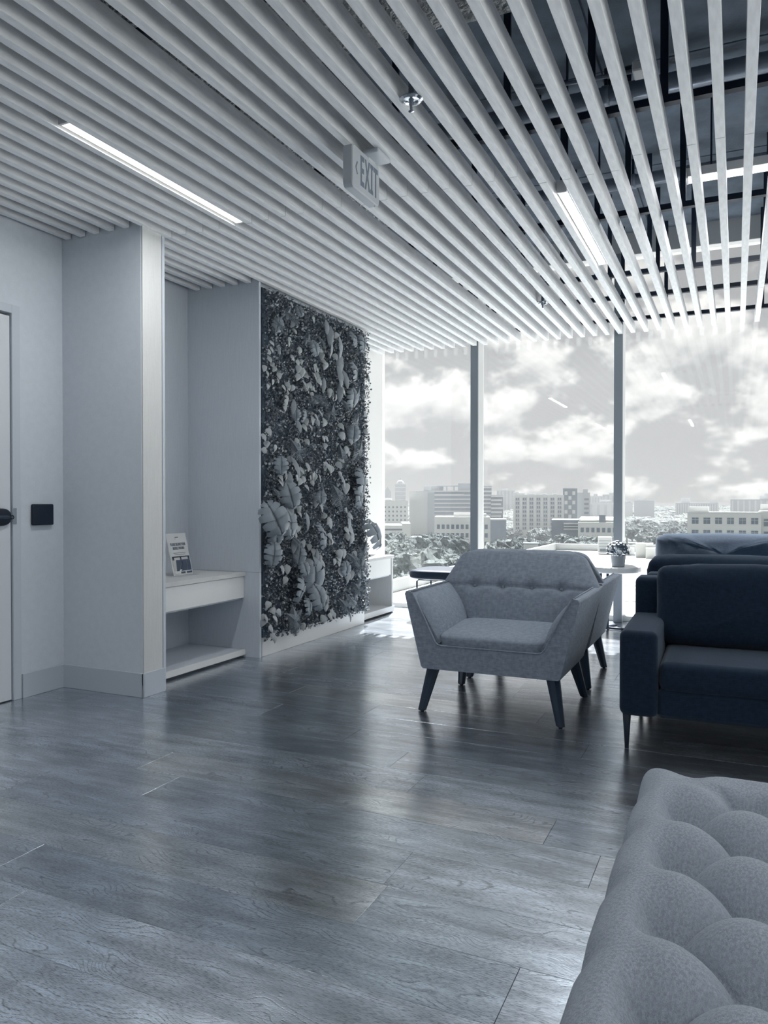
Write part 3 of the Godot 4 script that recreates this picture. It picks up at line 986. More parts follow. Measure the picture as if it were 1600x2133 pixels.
	block(o, "case", M["ext_pale"], Vector3(-0.68, 0.15, -0.7), Vector3(0.68, 1.75, 0.7), 0.05)
	block(o, "intake", M["ext_dark"], Vector3(-0.5, 0.3, 0.68), Vector3(0.5, 0.55, 0.72))
	for i in 3:
		block(o, "louvre", M["ext_grey"], Vector3(-0.6, 0.75 + i * 0.28, 0.69), Vector3(0.6, 0.82 + i * 0.28, 0.74))
	block(o, "ladder", M["ext_grey"], Vector3(0.75, 0, 0.3), Vector3(0.82, 1.8, 0.5))
	o = thing("roof_unit", "long low pale unit beside the cooling unit", "roof unit", Vector3(-10.0, -4, -79.0), 8)
	block(o, "case", M["ext_pale"], Vector3(-0.9, 0, -0.6), Vector3(0.9, 0.75, 0.6), 0.05)
	block(o, "skid", M["ext_grey"], Vector3(-1.1, 0, -0.7), Vector3(1.1, 0.12, 0.7))
	o = thing("roof_unit", "white rooftop stair head right of the second window post", "roof unit", Vector3(-7.9, -4, -77.0), 5)
	block(o, "case", M["ext_white"], Vector3(-0.85, 0, -0.8), Vector3(0.75, 1.35, 0.8), 0.04)
	block(o, "annex", M["ext_white"], Vector3(0.1, 0, 0.8), Vector3(3.2, 1.0, 2.4), 0.04)
	block(o, "parapet", M["ext_pale"], Vector3(0.1, 1.0, 0.8), Vector3(3.2, 1.25, 1.0), 0.02)
	o = thing("added_roof", "unseen white flat roof added to bounce sunlight through the side glass", "building", Vector3(5.5, -3.6, -10))  # added out of view so that sunlight bounces in from the side
	block(o, "roof_deck", M["ext_roof"], Vector3(0, -0.4, -18), Vector3(45, 0, 22))
	block(o, "walls", M["ext_pale"], Vector3(0, -14.4, -18), Vector3(45, -0.4, 22))
	o = thing("added_ledge", "white ledge added outside the glass fronts to bounce sunlight onto the slats", "ledge", Vector3(0, -0.32, 0))  # added reflector, mostly hidden by the kerb, throws sunlight up at the slats
	block(o, "front_slab", M["ext_white"], Vector3(-4.4, -0.3, -10.2), Vector3(6.4, 0, -8.25))
	block(o, "side_slab", M["ext_white"], Vector3(4.35, -0.3, -8.25), Vector3(6.4, 0, -0.4))
	var fog := FogVolume.new()
	fog.name = "city_haze"
	fog.shape = RenderingServer.FOG_VOLUME_SHAPE_BOX
	fog.size = Vector3(1600, 140, 650)
	fog.position = Vector3(-200, 50, -420)
	var fm := FogMaterial.new()
	fm.density = 0.00034
	fm.albedo = Color(0.97, 0.98, 1.0)
	fog.material = fm
	add_child(fog)
	fog.set_meta("kind", "stuff")
	fog.set_meta("label", "thin bright haze lying over the distant city")
	fog.set_meta("category", "haze")
	# street, fence and hoarding below the corner
	o = thing("street", "pale curving street below the corner of the lounge", "street", Vector3(0, GROUND, 0))
	var st := begin()
	var pts := [Vector2(-150, -215), Vector2(-104, -196), Vector2(-78, -176), Vector2(-60, -150), Vector2(-50, -120), Vector2(-44, -80), Vector2(-42, -30)]
	for i in pts.size() - 1:
		var a: Vector2 = pts[i]
		var b: Vector2 = pts[i + 1]
		var na: Vector2 = (pts[i + 1] - pts[maxi(i - 1, 0)]).normalized().orthogonal() * 9.0
		var nb: Vector2 = (pts[mini(i + 2, pts.size() - 1)] - pts[i]).normalized().orthogonal() * 9.0
		quad(st, Vector3(a.x - na.x, 0.06, a.y - na.y), Vector3(a.x + na.x, 0.06, a.y + na.y), Vector3(b.x + nb.x, 0.06, b.y + nb.y), Vector3(b.x - nb.x, 0.06, b.y - nb.y))
	part(o, "roadway", done(st), M["ext_white"])
	o = thing("street_hoarding", "pale panelled hoarding on posts along the street", "fence", Vector3(-69.5, GROUND, -168), 32)
	for i in 5:
		block(o, "panel", M["ext_pale"], Vector3(-6.0 + i * 2.4, 0.9, -0.05), Vector3(-3.7 + i * 2.4, 3.6, 0.05))
		block(o, "post", M["ext_grey"], Vector3(-6.06 + i * 2.4, 0, -0.1), Vector3(-5.9 + i * 2.4, 3.7, 0.1))
	build_trees()

func crown(seed_: int, blobs: int) -> ArrayMesh:
	var r := RandomNumberGenerator.new()
	r.seed = seed_
	var noise := FastNoiseLite.new()
	noise.seed = seed_
	noise.frequency = 0.9
	noise.fractal_octaves = 3
	var st := begin()
	for b in blobs:
		var c := Vector3(r.randf_range(-0.55, 0.55), r.randf_range(-0.25, 0.4), r.randf_range(-0.55, 0.55))
		var rad := r.randf_range(0.3, 0.5)
		var rings := []
		for i in range(0, 9):
			var v := -PI / 2 + PI * (i + 0.3) / 8.6
			var ring := PackedVector3Array()
			for j in 14:
				var u := TAU * j / 14
				var d := Vector3(cos(u) * cos(v), sin(v), sin(u) * cos(v))
				ring.append(c + d * rad * (1.0 + 0.55 * noise.get_noise_3dv((c + d * rad) * 5.0) + r.randf_range(-0.09, 0.09)))
			rings.append(ring)
		add_loft(st, rings)
		# sprays of leaves standing off the mass
		for k in 320:
			var d2 := Vector3(r.randfn(), r.randfn() * 0.8 + 0.25, r.randfn()).normalized()
			var q := c + d2 * rad * r.randf_range(0.95, 1.28)
			var u2 := d2.cross(Vector3(r.randfn(), r.randfn(), r.randfn())).normalized() * r.randf_range(0.012, 0.028)
			var v2 := (d2 + Vector3(r.randfn(), r.randfn(), r.randfn()) * 0.6).normalized() * r.randf_range(0.03, 0.06)
			quad(st, q - u2, q + v2 * 0.5 - u2 * 0.4, q + v2, q + u2)
	return done(st)

func build_trees() -> void:
	var r := RandomNumberGenerator.new()
	r.seed = 19
	var crowns := []
	for i in 5:
		crowns.append(crown(100 + i, 7))
	var trunk := lathe([[0.1, 0.0], [0.075, 0.5], [0.06, 1.0]], 7)
	# az from, az to, nearest, farthest, count, smallest, tallest, label
	var zones := [
		[-17.6, -8.2, 125.0, 235.0, 44, 7.0, 10.5, "leafy tree between the neighbour roof and the long hotel", "trees before the long hotel"],
		[-17.8, -7.6, 290.0, 400.0, 16, 6.0, 8.5, "leafy tree close under the long hotel", "trees under the long hotel"],
		[-7.3, -2.6, 150.0, 500.0, 44, 6.0, 9.5, "leafy tree in the grove left of the white window building", "trees of the grove"],
		[-24.8, -18.0, 115.0, 230.0, 30, 7.0, 12.0, "leafy tree below the corner of the lounge", "trees below the corner"]]
	var taken: Array[Vector3] = []
	for b in [[-88.2, -257.7, 13.0], [-88.9, -305.2, 8.0], [-52.7, -264.4, 10.0], [-40.0, -255.8, 11.0], [-125.9, -275.0, 15.0], [-2.6, -196.1, 13.0], [10.6, -200.1, 13.0], [-69.5, -168.0, 6.0], [-104.6, -441.6, 22.0]]:
		taken.append(Vector3(b[0], b[1], b[2]))
	for z in zones:
		for i in z[4]:
			var h := r.randf_range(z[5], z[6])
			var az := 0.0
			var d := 0.0
			var free := false
			for tries in 60:
				az = deg_to_rad(r.randf_range(z[0], z[1]))
				d = lerpf(z[2], z[3], sqrt(r.randf()))
				free = true
				for e in taken:
					if Vector2(sin(az) * d, -cos(az) * d).distance_to(Vector2(e.x, e.y)) < (h * 0.5 + e.z) * 1.02:
						free = false
						break
				if free:
					break
			if not free:
				continue
			taken.append(Vector3(sin(az) * d, -cos(az) * d, h * 0.5))
			var o := thing("leafy_tree", z[7], "tree", Vector3(sin(az) * d, GROUND, -cos(az) * d), r.randf() * 360, z[8])
			var m: String = ["tree_a", "tree_b", "tree_c"][r.randi_range(0, 2)]
			var cr := part(o, "crown", crowns[r.randi_range(0, 4)], M[m], Vector3(0, h * 0.62, 0))
			var wide := h * r.randf_range(0.5, 0.68)
			cr.scale = Vector3(wide, h * 0.46, wide)
			var tk := part(o, "trunk", trunk, M["bark"])
			tk.scale = Vector3(h * 0.5, h * 0.5, h * 0.5)
	for a in [[-24.9, 150.0, 9.0], [-23.4, 158.0, 10.0], [-22.8, 141.0, 8.0], [-19.9, 132.0, 9.0], [-11.6, 225.0, 9.0], [-8.6, 232.0, 8.0]]:
		palm(deg_to_rad(a[0]), a[1], a[2], r)
	# the tree cover that runs out to the horizon
	var mm := MultiMesh.new()
	mm.transform_format = MultiMesh.TRANSFORM_3D
	mm.mesh = crown(300, 5)
	var n := 2200
	mm.instance_count = n
	for i in n:
		var az := deg_to_rad(r.randf_range(-32, 12))
		var d := 480.0 + 2300.0 * pow(r.randf(), 1.4)
		var k := r.randf_range(5, 9) * (1.0 + d / 2500.0)
		var b := Basis(Vector3.UP, r.randf() * TAU).scaled(Vector3(k * 1.5, k * 0.55, k * 1.5))
		mm.set_instance_transform(i, Transform3D(b, Vector3(sin(az) * d, GROUND + k * 0.3, -cos(az) * d)))
	var far := MultiMeshInstance3D.new()
	far.name = "distant_trees"
	far.multimesh = mm
	far.material_override = M["tree_b"]
	add_child(far)
	far.set_meta("kind", "stuff")
	far.set_meta("label", "unbroken pale tree cover running out to the horizon")
	far.set_meta("category", "trees")

func palm(az: float, d: float, h: float, r: RandomNumberGenerator) -> void:
	var o := thing("palm_tree", "slender palm with drooping fronds among the leafy trees", "palm", Vector3(sin(az) * d, GROUND, -cos(az) * d), r.randf() * 360, "palms among the trees")
	part(o, "trunk", tube([Vector3(0, 0, 0), Vector3(0.1, h * 0.5, 0), Vector3(0, h, 0)], 0.24, 7, 0.16), M["bark"])
	if not cache.has("frond"):
		var st := begin()
		var prev := Vector3.ZERO
		for i in 8:
			var t := (i + 1) / 8.0
			var p := Vector3(t * 2.6, 0.9 * sin(t * 2.4) - 1.3 * t * t * t, 0)
			var w := 0.62 * sin(PI * minf(1.0, 0.12 + t * 0.9))
			var w0 := 0.62 * sin(PI * minf(1.0, 0.12 + (i / 8.0) * 0.9))
			for s in [-1.0, 1.0]:
				quad(st, prev, p, p + Vector3(0.15, -0.25 * w, s * w), prev + Vector3(0.3, -0.25 * w0, s * w0 * 0.8))
			prev = p
		cache["frond"] = done(st)
	for k in 13:
		part(o, "frond", cache["frond"], M["tree_b"] if k % 2 == 0 else M["tree_a"], Vector3(0, h, 0), Vector3(0, k * 360.0 / 13 + r.randf_range(-8, 8), r.randf_range(-25, 30)))

# ---------------------------------------------------------------- built-in benches
func build_benches() -> void:
	var b := thing("niche_bench", "pale built-in bench with a drawer front in the open niche", "bench", Vector3(-3.47, 0, -4.4))
	block(b, "top", M["laminate"], Vector3(-0.548, 0.632, -0.539), Vector3(0.008, 0.662, 0.537), 0.002)
	block(b, "drawer_front", M["white_board"], Vector3(-0.03, 0.463, -0.539), Vector3(-0.008, 0.629, 0.537), 0.0015)
	block(b, "drawer_bottom", M["laminate_grey"], Vector3(-0.548, 0.45, -0.539), Vector3(-0.03, 0.463, 0.537))
	block(b, "shelf", M["laminate_grey"], Vector3(-0.548, 0.014, -0.539), Vector3(-0.012, 0.06, 0.537))
	block(b, "shelf_edge", M["white_board"], Vector3(-0.012, 0.018, -0.539), Vector3(0.004, 0.062, 0.537), 0.001)
	block(b, "toe_strip", M["laminate_grey"], Vector3(-0.548, 0.0, -0.539), Vector3(-0.05, 0.014, 0.537))
	var c := thing("window_bench", "pale built-in bench with open shelf next to the glass", "bench", Vector3(-3.42, 0, -7.2))
	block(c, "top", M["laminate"], Vector3(-0.35, 0.597, -0.47), Vector3(0.01, 0.627, 0.405), 0.002)
	block(c, "drawer_front", M["white_board"], Vector3(-0.03, 0.415, -0.42), Vector3(-0.008, 0.594, 0.405), 0.0015)
	block(c, "drawer_bottom", M["laminate_grey"], Vector3(-0.35, 0.40, -0.42), Vector3(-0.03, 0.415, 0.405))
	block(c, "end_panel", M["laminate"], Vector3(-0.35, 0.0, -0.46), Vector3(0.0, 0.597, -0.42), 0.002)
	block(c, "shelf", M["laminate"], Vector3(-0.35, 0.014, -0.42), Vector3(0.0, 0.07, 0.405))
	block(c, "shelf_edge", M["white_board"], Vector3(0.0, 0.016, -0.46), Vector3(0.016, 0.074, 0.405), 0.001)

# ---------------------------------------------------------------- living wall
const HEARTS := [2.35,-4.96,0.043,-35,2.39,-5.02,0.043,18,2.32,-4.99,0.036,1,2.23,-4.93,0.043,-16,2.24,-5.06,0.043,-33,2.27,-5.02,0.04,20,2.2,-5.1,0.044,3,2.14,-5.04,0.036,-14,2.16,-5.12,0.044,-31,2.11,-5.14,0.044,22,2.13,-5.23,0.048,5,2.09,-5.26,0.037,-12,2.13,-5.33,0.045,-29,2.04,-5.22,0.045,24,1.97,-5.23,0.052,7,2.51,-5.26,0.037,-10,2.45,-5.42,0.053,-27,2.35,-5.39,0.046,26,2.37,-5.47,0.038,9,2.3,-5.4,0.053,-8,2.23,-5.4,0.053,-25,2.25,-5.48,0.046,28,2.28,-5.51,0.046,11,2.19,-5.49,0.054,-6,2.13,-5.51,0.046,-23,2.19,-5.58,0.043,30,2.12,-5.63,0.039,13,2.35,-5.72,0.056,-4,2.28,-5.69,0.056,-21,2.24,-5.71,0.056,32,2.75,-5.62,0.047,15,2.51,-5.82,0.057,-2,2.4,-5.86,0.057,-19,2.43,-5.8,0.04,34,1.75,-4.97,0.05,17,1.65,-4.95,0.05,0,1.63,-5.07,0.044,-17,1.68,-5.39,0.046,-34,1.71,-5.51,0.047,19,1.93,-5.66,0.055,2,1.97,-5.75,0.056,-15,1.91,-5.87,0.057,-32,1.89,-5.73,0.048,21,1.76,-5.81,0.044,4,1.7,-5.88,0.049,-13,2.65,-5.38,0.046,-30,2.82,-5.26,0.045,23,2.8,-5.3,0.038,6,2.6,-5.37,0.046,-11,2.7,-6.06,0.05,-28,2.5,-5.99,0.05,25,2.24,-6.17,0.059,8,2.18,-5.96,0.066,-9,2.15,-6.03,0.05,-26,1.89,-6.1,0.059,27,1.82,-6.19,0.06,10,1.77,-6.32,0.052,-7,2.06,-6.63,0.045,-24,1.89,-6.65,0.045,29,1.88,-5.51,0.054,12,1.84,-5.6,0.047,-5,1.69,-6.28,0.06,-22,1.6,-4.89,0.042,31,1.39,-5.51,0.054,-35,1.33,-5.5,0.045,12,1.42,-5.66,0.064,-11,1.41,-5.77,0.061,-34,1.37,-5.63,0.041,13,1.24,-5.74,0.093,-10,1.08,-5.87,0.057,-33,1.01,-5.95,0.058,14,1.16,-5.79,0.056,-9,0.99,-5.73,0.056,-32,1.11,-5.43,0.045,15,1.09,-5.38,0.044,-8,0.98,-5.43,0.053,-31,0.86,-5.5,0.054,16,0.83,-5.58,0.046,-7,0.75,-5.68,0.055,-30,0.68,-5.78,0.066,17,0.67,-5.66,0.046,-6,0.85,-5.98,0.048,-29,0.91,-5.92,0.048,18,0.67,-5.24,0.061,-5,0.58,-5.22,0.052,-28,0.74,-6.11,0.069,19,0.74,-6.2,0.069,-4,0.67,-6.07,0.049,-27,0.57,-6.17,0.079,20,0.52,-6.28,0.07,-3,0.41,-4.99,0.05,-26,0.36,-5.02,0.05,21,0.3,-5.03,0.051,-2,0.28,-4.91,0.05,-25,0.23,-4.96,0.058,22,0.17,-5,0.05,-1,0.33,-4.9,0.041,-24,0.35,-5.84,0.057,23,0.29,-5.86,0.057,0,0.19,-5.83,0.057,-23,0.2,-5.9,0.057,24,0.23,-5.96,0.048,1,0.25,-6.4,0.061,-22,1.13,-6.28,0.06,25,1.34,-6.24,0.08,2,1.42,-6.15,0.059,-21,0.72,-6.41,0.051,26,1.4,-5.12,0.051,3,1.42,-5.24,0.061,-20,1.51,-5.34,0.044,27,1.41,-5.39,0.044,4,1.5,-5.53,0.063,-19,1.47,-5.44,0.054,28,1.51,-5.91,0.067,5,1.5,-6,0.058,-18,1.54,-6.07,0.058,29,0.48,-6.3,0.05,6,0.86,-6.39,0.061,-17,0.95,-6.3,0.07,30,0.89,-6.28,0.06,7,1.36,-5.28,0.052,-16,0.52,-6.59,0.052,31,0.17,-5.49,0.054,8]
const SPLIT := [2.71,-6.26,0.129,10,2.71,-6.47,0.15,-8,2.43,-6.29,0.164,5,2.18,-6.34,0.173,12,1.85,-6.33,0.147,0,2.51,-5.6,0.118,20,2.6,-5.11,0.109,-15,2.75,-5.33,0.083,25,1.92,-5.33,0.091,0,1.92,-5.46,0.1,8,1.08,-4.88,0.246,25,1.27,-5.18,0.197,15,1.05,-5.17,0.223,-5,0.95,-5.02,0.168,10,0.81,-4.99,0.167,-6,0.78,-5.36,0.132,-10,0.67,-5.4,0.133,15,0.57,-5.57,0.3,10,0.49,-5.42,0.205,-12,0.41,-5.6,0.21,18,0.34,-5.51,0.135,0,0.9,-6.61,0.271,20,1.39,-6.48,0.267,6,1.26,-6.44,0.184,-10,0.92,-5.68,0.194,-20,1.24,-5.33,0.132,-30,1.5,-5.08,0.127,0,1.25,-5.71,0.111,0,0.6,-6.19,0.129,8]
const FERNS := [2.64,-5.15,0.147,30,2.7,-5.25,0.134,-40,2.03,-5.57,0.141,60,2.06,-5.76,0.136,-60,1.99,-5.96,0.165,-20,2.07,-6.1,0.134,30,2.21,-6.51,0.204,-35,2.33,-6.65,0.18,-70,1.97,-6.45,0.167,-30,1.71,-6.53,0.231,-25,1.74,-6.36,0.174,30,1.62,-5.24,0.172,30,1.62,-5.39,0.152,-35,1.63,-6.1,0.185,10,2.56,-5.51,0.116,-20,2.57,-5.7,0.119,30,2.57,-5.04,0.116,20,2.1,-5.96,0.124,-80,2.78,-5.83,0.121,30,2.8,-6.55,0.133,-60,0.27,-5.29,0.21,0,0.25,-5.16,0.154,45,0.24,-5.42,0.169,-45,0.2,-5.29,0.131,10,0.28,-6.19,0.198,0,0.27,-6.06,0.146,35,0.26,-6.34,0.162,-40,0.18,-6.21,0.119,0,1.25,-5.98,0.231,15,1.24,-6.13,0.176,-40,0.62,-6.39,0.223,10,0.67,-6.52,0.206,-30,0.66,-6.25,0.16,40,0.87,-5.24,0.139,30,1.32,-5.75,0.112,-20,0.75,-6.61,0.177,-20,0.58,-6.59,0.156,-35,0.39,-6.34,0.141,20,0.32,-6.41,0.143,-50,0.51,-5.83,0.123,-60,1.19,-6.48,0.154,-40,1.27,-4.98,0.1,30,0.43,-6.52,0.114,-30]
const LONG := [2.67,-5.91,0.164,0,2.57,-5.94,0.148,4,2.61,-6.08,0.184,-3,2.47,-6.1,0.193,5,2.34,-6.07,0.192,-4,2.33,-6.17,0.169,6,2.18,-6.1,0.168,-8,2.74,-5.86,0.122,10,2.39,-5.08,0.065,10,2.23,-5.84,0.122,0,1.98,-5.3,0.113,-5,1.82,-5.36,0.106,5,0.84,-5.05,0.126,0,1.16,-5.21,0.207,5,0.86,-5.32,0.132,-10,1.04,-6.28,0.18,5,1.05,-5.5,0.144,10,1.49,-5.29,0.175,5,1.38,-5.23,0.138,0,1.41,-6.09,0.156,5,0.75,-5.68,0.12,-5]

func leaf_mesh(kind: int) -> ArrayMesh:
	# stem at the origin, tip towards -y, face towards +z; one unit long
	var st := begin(true)
	if kind == 0 or kind == 3:
		var wide := 0.40 if kind == 0 else 0.17
		var rows := 8
		var prev := []
		for i in rows + 1:
			var t := float(i) / rows
			var w := wide * pow(sin(PI * pow(clampf(t * 0.97 + 0.03, 0, 1), 0.62)), 0.8) if kind == 0 else wide * pow(sin(PI * clampf(t * 0.96 + 0.03, 0, 1)), 0.7)
			var z := 0.16 * sin(t * 2.2) - 0.22 * t * t
			var wave := 0.02 * sin(t * 19.0)
			var rowp := [Vector3(-w, -t + w * 0.12, z - w * 0.35 + wave), Vector3(-w * 0.5, -t, z - w * 0.02), Vector3(0, -t, z - w * 0.14), Vector3(w * 0.5, -t, z - w * 0.02), Vector3(w, -t + w * 0.12, z - w * 0.35 - wave)]
			if i > 0:
				for j in 4:
					quad(st, prev[j], prev[j + 1], rowp[j + 1], rowp[j])
			prev = rowp
	elif kind == 1:
		# split leaf: a broad heart parted into lobes by cuts from the rim
		var lobes := 6
		for s in [-1.0, 1.0]:
			for i in lobes:
				var a0 := PI * 0.97 * i / lobes
				var a1 := PI * 0.97 * (i + 1) / lobes
				var last := Vector3.ZERO
				var last2 := Vector3.ZERO
				for k in 7:
					var q := k / 6.0
					var cut := 0.0 if q < 0.5 else pow((q - 0.5) / 0.5, 1.2) * 0.22
					var side := []
					for e in 2:
						var ang := lerpf(a0, a1, cut) if e == 0 else lerpf(a1, a0, cut)
						var rim := Vector3(s * 0.47 * sin(ang), -0.46 - 0.54 * cos(ang), 0)
						var rib := Vector3(0, -0.10 - 0.86 * (0.5 + 0.5 * cos(ang)), 0)
						var p := rib.lerp(rim, q * (1.0 - 0.10 * pow(cut / 0.22, 3.0)))
						p.z = 0.10 * sin(-p.y * 2.6) - 0.26 * p.y * p.y + 0.05 * sin(q * PI) - 0.12 * q * q + 0.025 * sin(q * 3.0 + i * 2.2)
						side.append(p)
					if k > 0:
						quad(st, last, side[0], side[1], last2)
					last = side[0]
					last2 = side[1]
	else:
		# feathered frond
		var n := 16
		for i in n:
			var t := float(i) / n
			var c := Vector3(0, -t, 0.20 * sin(t * 2.0) - 0.18 * t * t)
			var c2 := Vector3(0, -t - 1.0 / n, 0.20 * sin((t + 1.0 / n) * 2.0) - 0.18 * (t + 1.0 / n) * (t + 1.0 / n))
			var w := 0.30 * pow(sin(PI * (0.1 + 0.86 * t)), 0.8)
			for s in [-1.0, 1.0]:
				var tip := c + Vector3(s * w, -0.16 * (1.0 - t) - 0.05, -0.10 * w)
				tri(st, c, tip, c2)
				tri(st, c.lerp(c2, 0.3), tip.lerp(c, 0.4) + Vector3(0, -0.025, 0.02), c2)
			quad(st, c + Vector3(-0.012, 0, 0.004), c + Vector3(0.012, 0, 0.004), c2 + Vector3(0.01, 0, 0.004), c2 + Vector3(-0.01, 0, 0.004))
	return done(st)

func build_living_wall() -> void:
	var w := thing("living_wall", "tall panel of artificial greenery hung on the wall", "plant wall", Vector3(-3.34, 0.15, -5.888))
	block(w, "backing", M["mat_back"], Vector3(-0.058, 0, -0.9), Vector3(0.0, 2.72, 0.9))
	var r := RandomNumberGenerator.new()
	r.seed = 77
	# the close mat of tiny leaves
	var st := begin()
	tri(st, Vector3(0, 0, 0), Vector3(-0.42, -0.5, 0.12), Vector3(0, -0.55, 0.02))
	tri(st, Vector3(0, 0, 0), Vector3(0, -0.55, 0.02), Vector3(0.42, -0.5, 0.12))
	tri(st, Vector3(-0.42, -0.5, 0.12), Vector3(0, -1.0, -0.1), Vector3(0, -0.55, 0.02))
	tri(st, Vector3(0.42, -0.5, 0.12), Vector3(0, -0.55, 0.02), Vector3(0, -1.0, -0.1))
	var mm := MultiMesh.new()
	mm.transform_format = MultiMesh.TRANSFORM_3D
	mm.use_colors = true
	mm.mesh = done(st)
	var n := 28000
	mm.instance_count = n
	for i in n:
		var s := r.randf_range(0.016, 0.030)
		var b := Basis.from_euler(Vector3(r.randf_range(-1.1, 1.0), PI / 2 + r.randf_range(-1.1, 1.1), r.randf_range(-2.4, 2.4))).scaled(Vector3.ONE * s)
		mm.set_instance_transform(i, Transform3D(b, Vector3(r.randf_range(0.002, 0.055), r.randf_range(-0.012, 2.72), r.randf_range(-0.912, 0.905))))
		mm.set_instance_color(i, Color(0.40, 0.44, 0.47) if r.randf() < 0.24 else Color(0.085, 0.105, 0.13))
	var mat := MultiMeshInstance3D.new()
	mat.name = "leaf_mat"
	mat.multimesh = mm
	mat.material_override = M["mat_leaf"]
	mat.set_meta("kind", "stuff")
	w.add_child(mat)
	var meshes := [leaf_mesh(0), leaf_mesh(1), leaf_mesh(2), leaf_mesh(3)]
	var names := ["heart_leaf", "split_leaf", "fern_frond", "long_leaf"]
	var depth := [0.07, 0.10, 0.09, 0.08]
	var order := [3, 2, 1, 0]
	for kind in order:
		var list: Array = [HEARTS, SPLIT, FERNS, LONG][kind]
		for n2 in list.size() / 4 + (list.size() / 8 if kind == 0 else 0):
			var rep := 0 if n2 < list.size() / 4 else 1
			var i := n2 if rep == 0 else (n2 - list.size() / 4) * 2 + 1
			if i * 4 + 3 >= list.size():
				continue
			var y: float = list[i * 4]
			var z: float = list[i * 4 + 1]
			var s: float = list[i * 4 + 2]
			var roll: float = list[i * 4 + 3]
			if kind == 0 and i % 2 == 1 and rep == 1:
				y += r.randf_range(-0.06, 0.06)
				z += r.randf_range(-0.08, 0.08)
			if y - 0.15 + s * 0.5 > 2.68:
				continue
			var x: float = depth[kind] + r.randf_range(-0.015, 0.02)
			var p := part(w, names[kind], meshes[kind], M[names[kind]], Vector3(x, y - 0.15 + s * 0.5, z + 5.888))
			# face outwards and a little up, turned towards the room
			p.basis = Basis(Vector3.UP, deg_to_rad(90.0 - 18.0 + r.randf_range(-38, 38))) * Basis(Vector3.BACK, deg_to_rad(roll)) * Basis(Vector3.RIGHT, deg_to_rad(r.randf_range(-34, 8)))
			p.scale = Vector3.ONE * s * (1.12 if kind != 0 else 1.3)

# ---------------------------------------------------------------- seats
func build_seating() -> void:
	var c1 := lounge_chair("wide grey upholstered armchair with button back facing into the room")
	c1.position = Vector3(-1.243, 0, -4.44)
	var c2 := copy_of(c1, "lounge_chair", "matching armchair turned to the window, back to back with the other", Vector3(-1.262, 0, -5.352), 180.4)
	c2.set_meta("category", "chair")
	sofa("dark sofa facing the tufted bench, narrow left arm beside the armchair", Vector3(-0.517, 0, -3.87), 1.2, false, 0.86)
	sofa("dark sofa set back to back behind the sofa facing the tufted bench", Vector3(1.72, 0, -5.74), 181.0, true, 0.868)
	sofa("dark sofa with sunlit back cushions under the glass front", Vector3(-0.62, 0, -6.62), 0.6, false, 0.94)
	tufted_bench()
	stool()

func chair_ring(z_low: float, lean: float, o: float) -> PackedVector3Array:
	# U-shaped section of the shell: down the outside, across the bottom, up and back along the inside
	var pts := [Vector2(-0.505 + o, 0.672), Vector2(-0.404 + o, 0.262), Vector2(-0.392 + o, 0.25), Vector2(0.392 - o, 0.25), Vector2(0.404 - o, 0.262), Vector2(0.505 - o, 0.672), Vector2(0.498 - o, 0.687), Vector2(0.468, 0.688), Vector2(0.448, 0.674), Vector2(0.375, 0.53), Vector2(0.312, 0.405), Vector2(0.295, 0.388), Vector2(-0.295, 0.388), Vector2(-0.312, 0.405), Vector2(-0.375, 0.53), Vector2(-0.448, 0.674), Vector2(-0.468, 0.688), Vector2(-0.498 + o, 0.687)]
	var r := PackedVector3Array()
	for p in pts:
		r.append(Vector3(p.x, p.y, z_low + lean * (p.y - 0.25)))
	return r

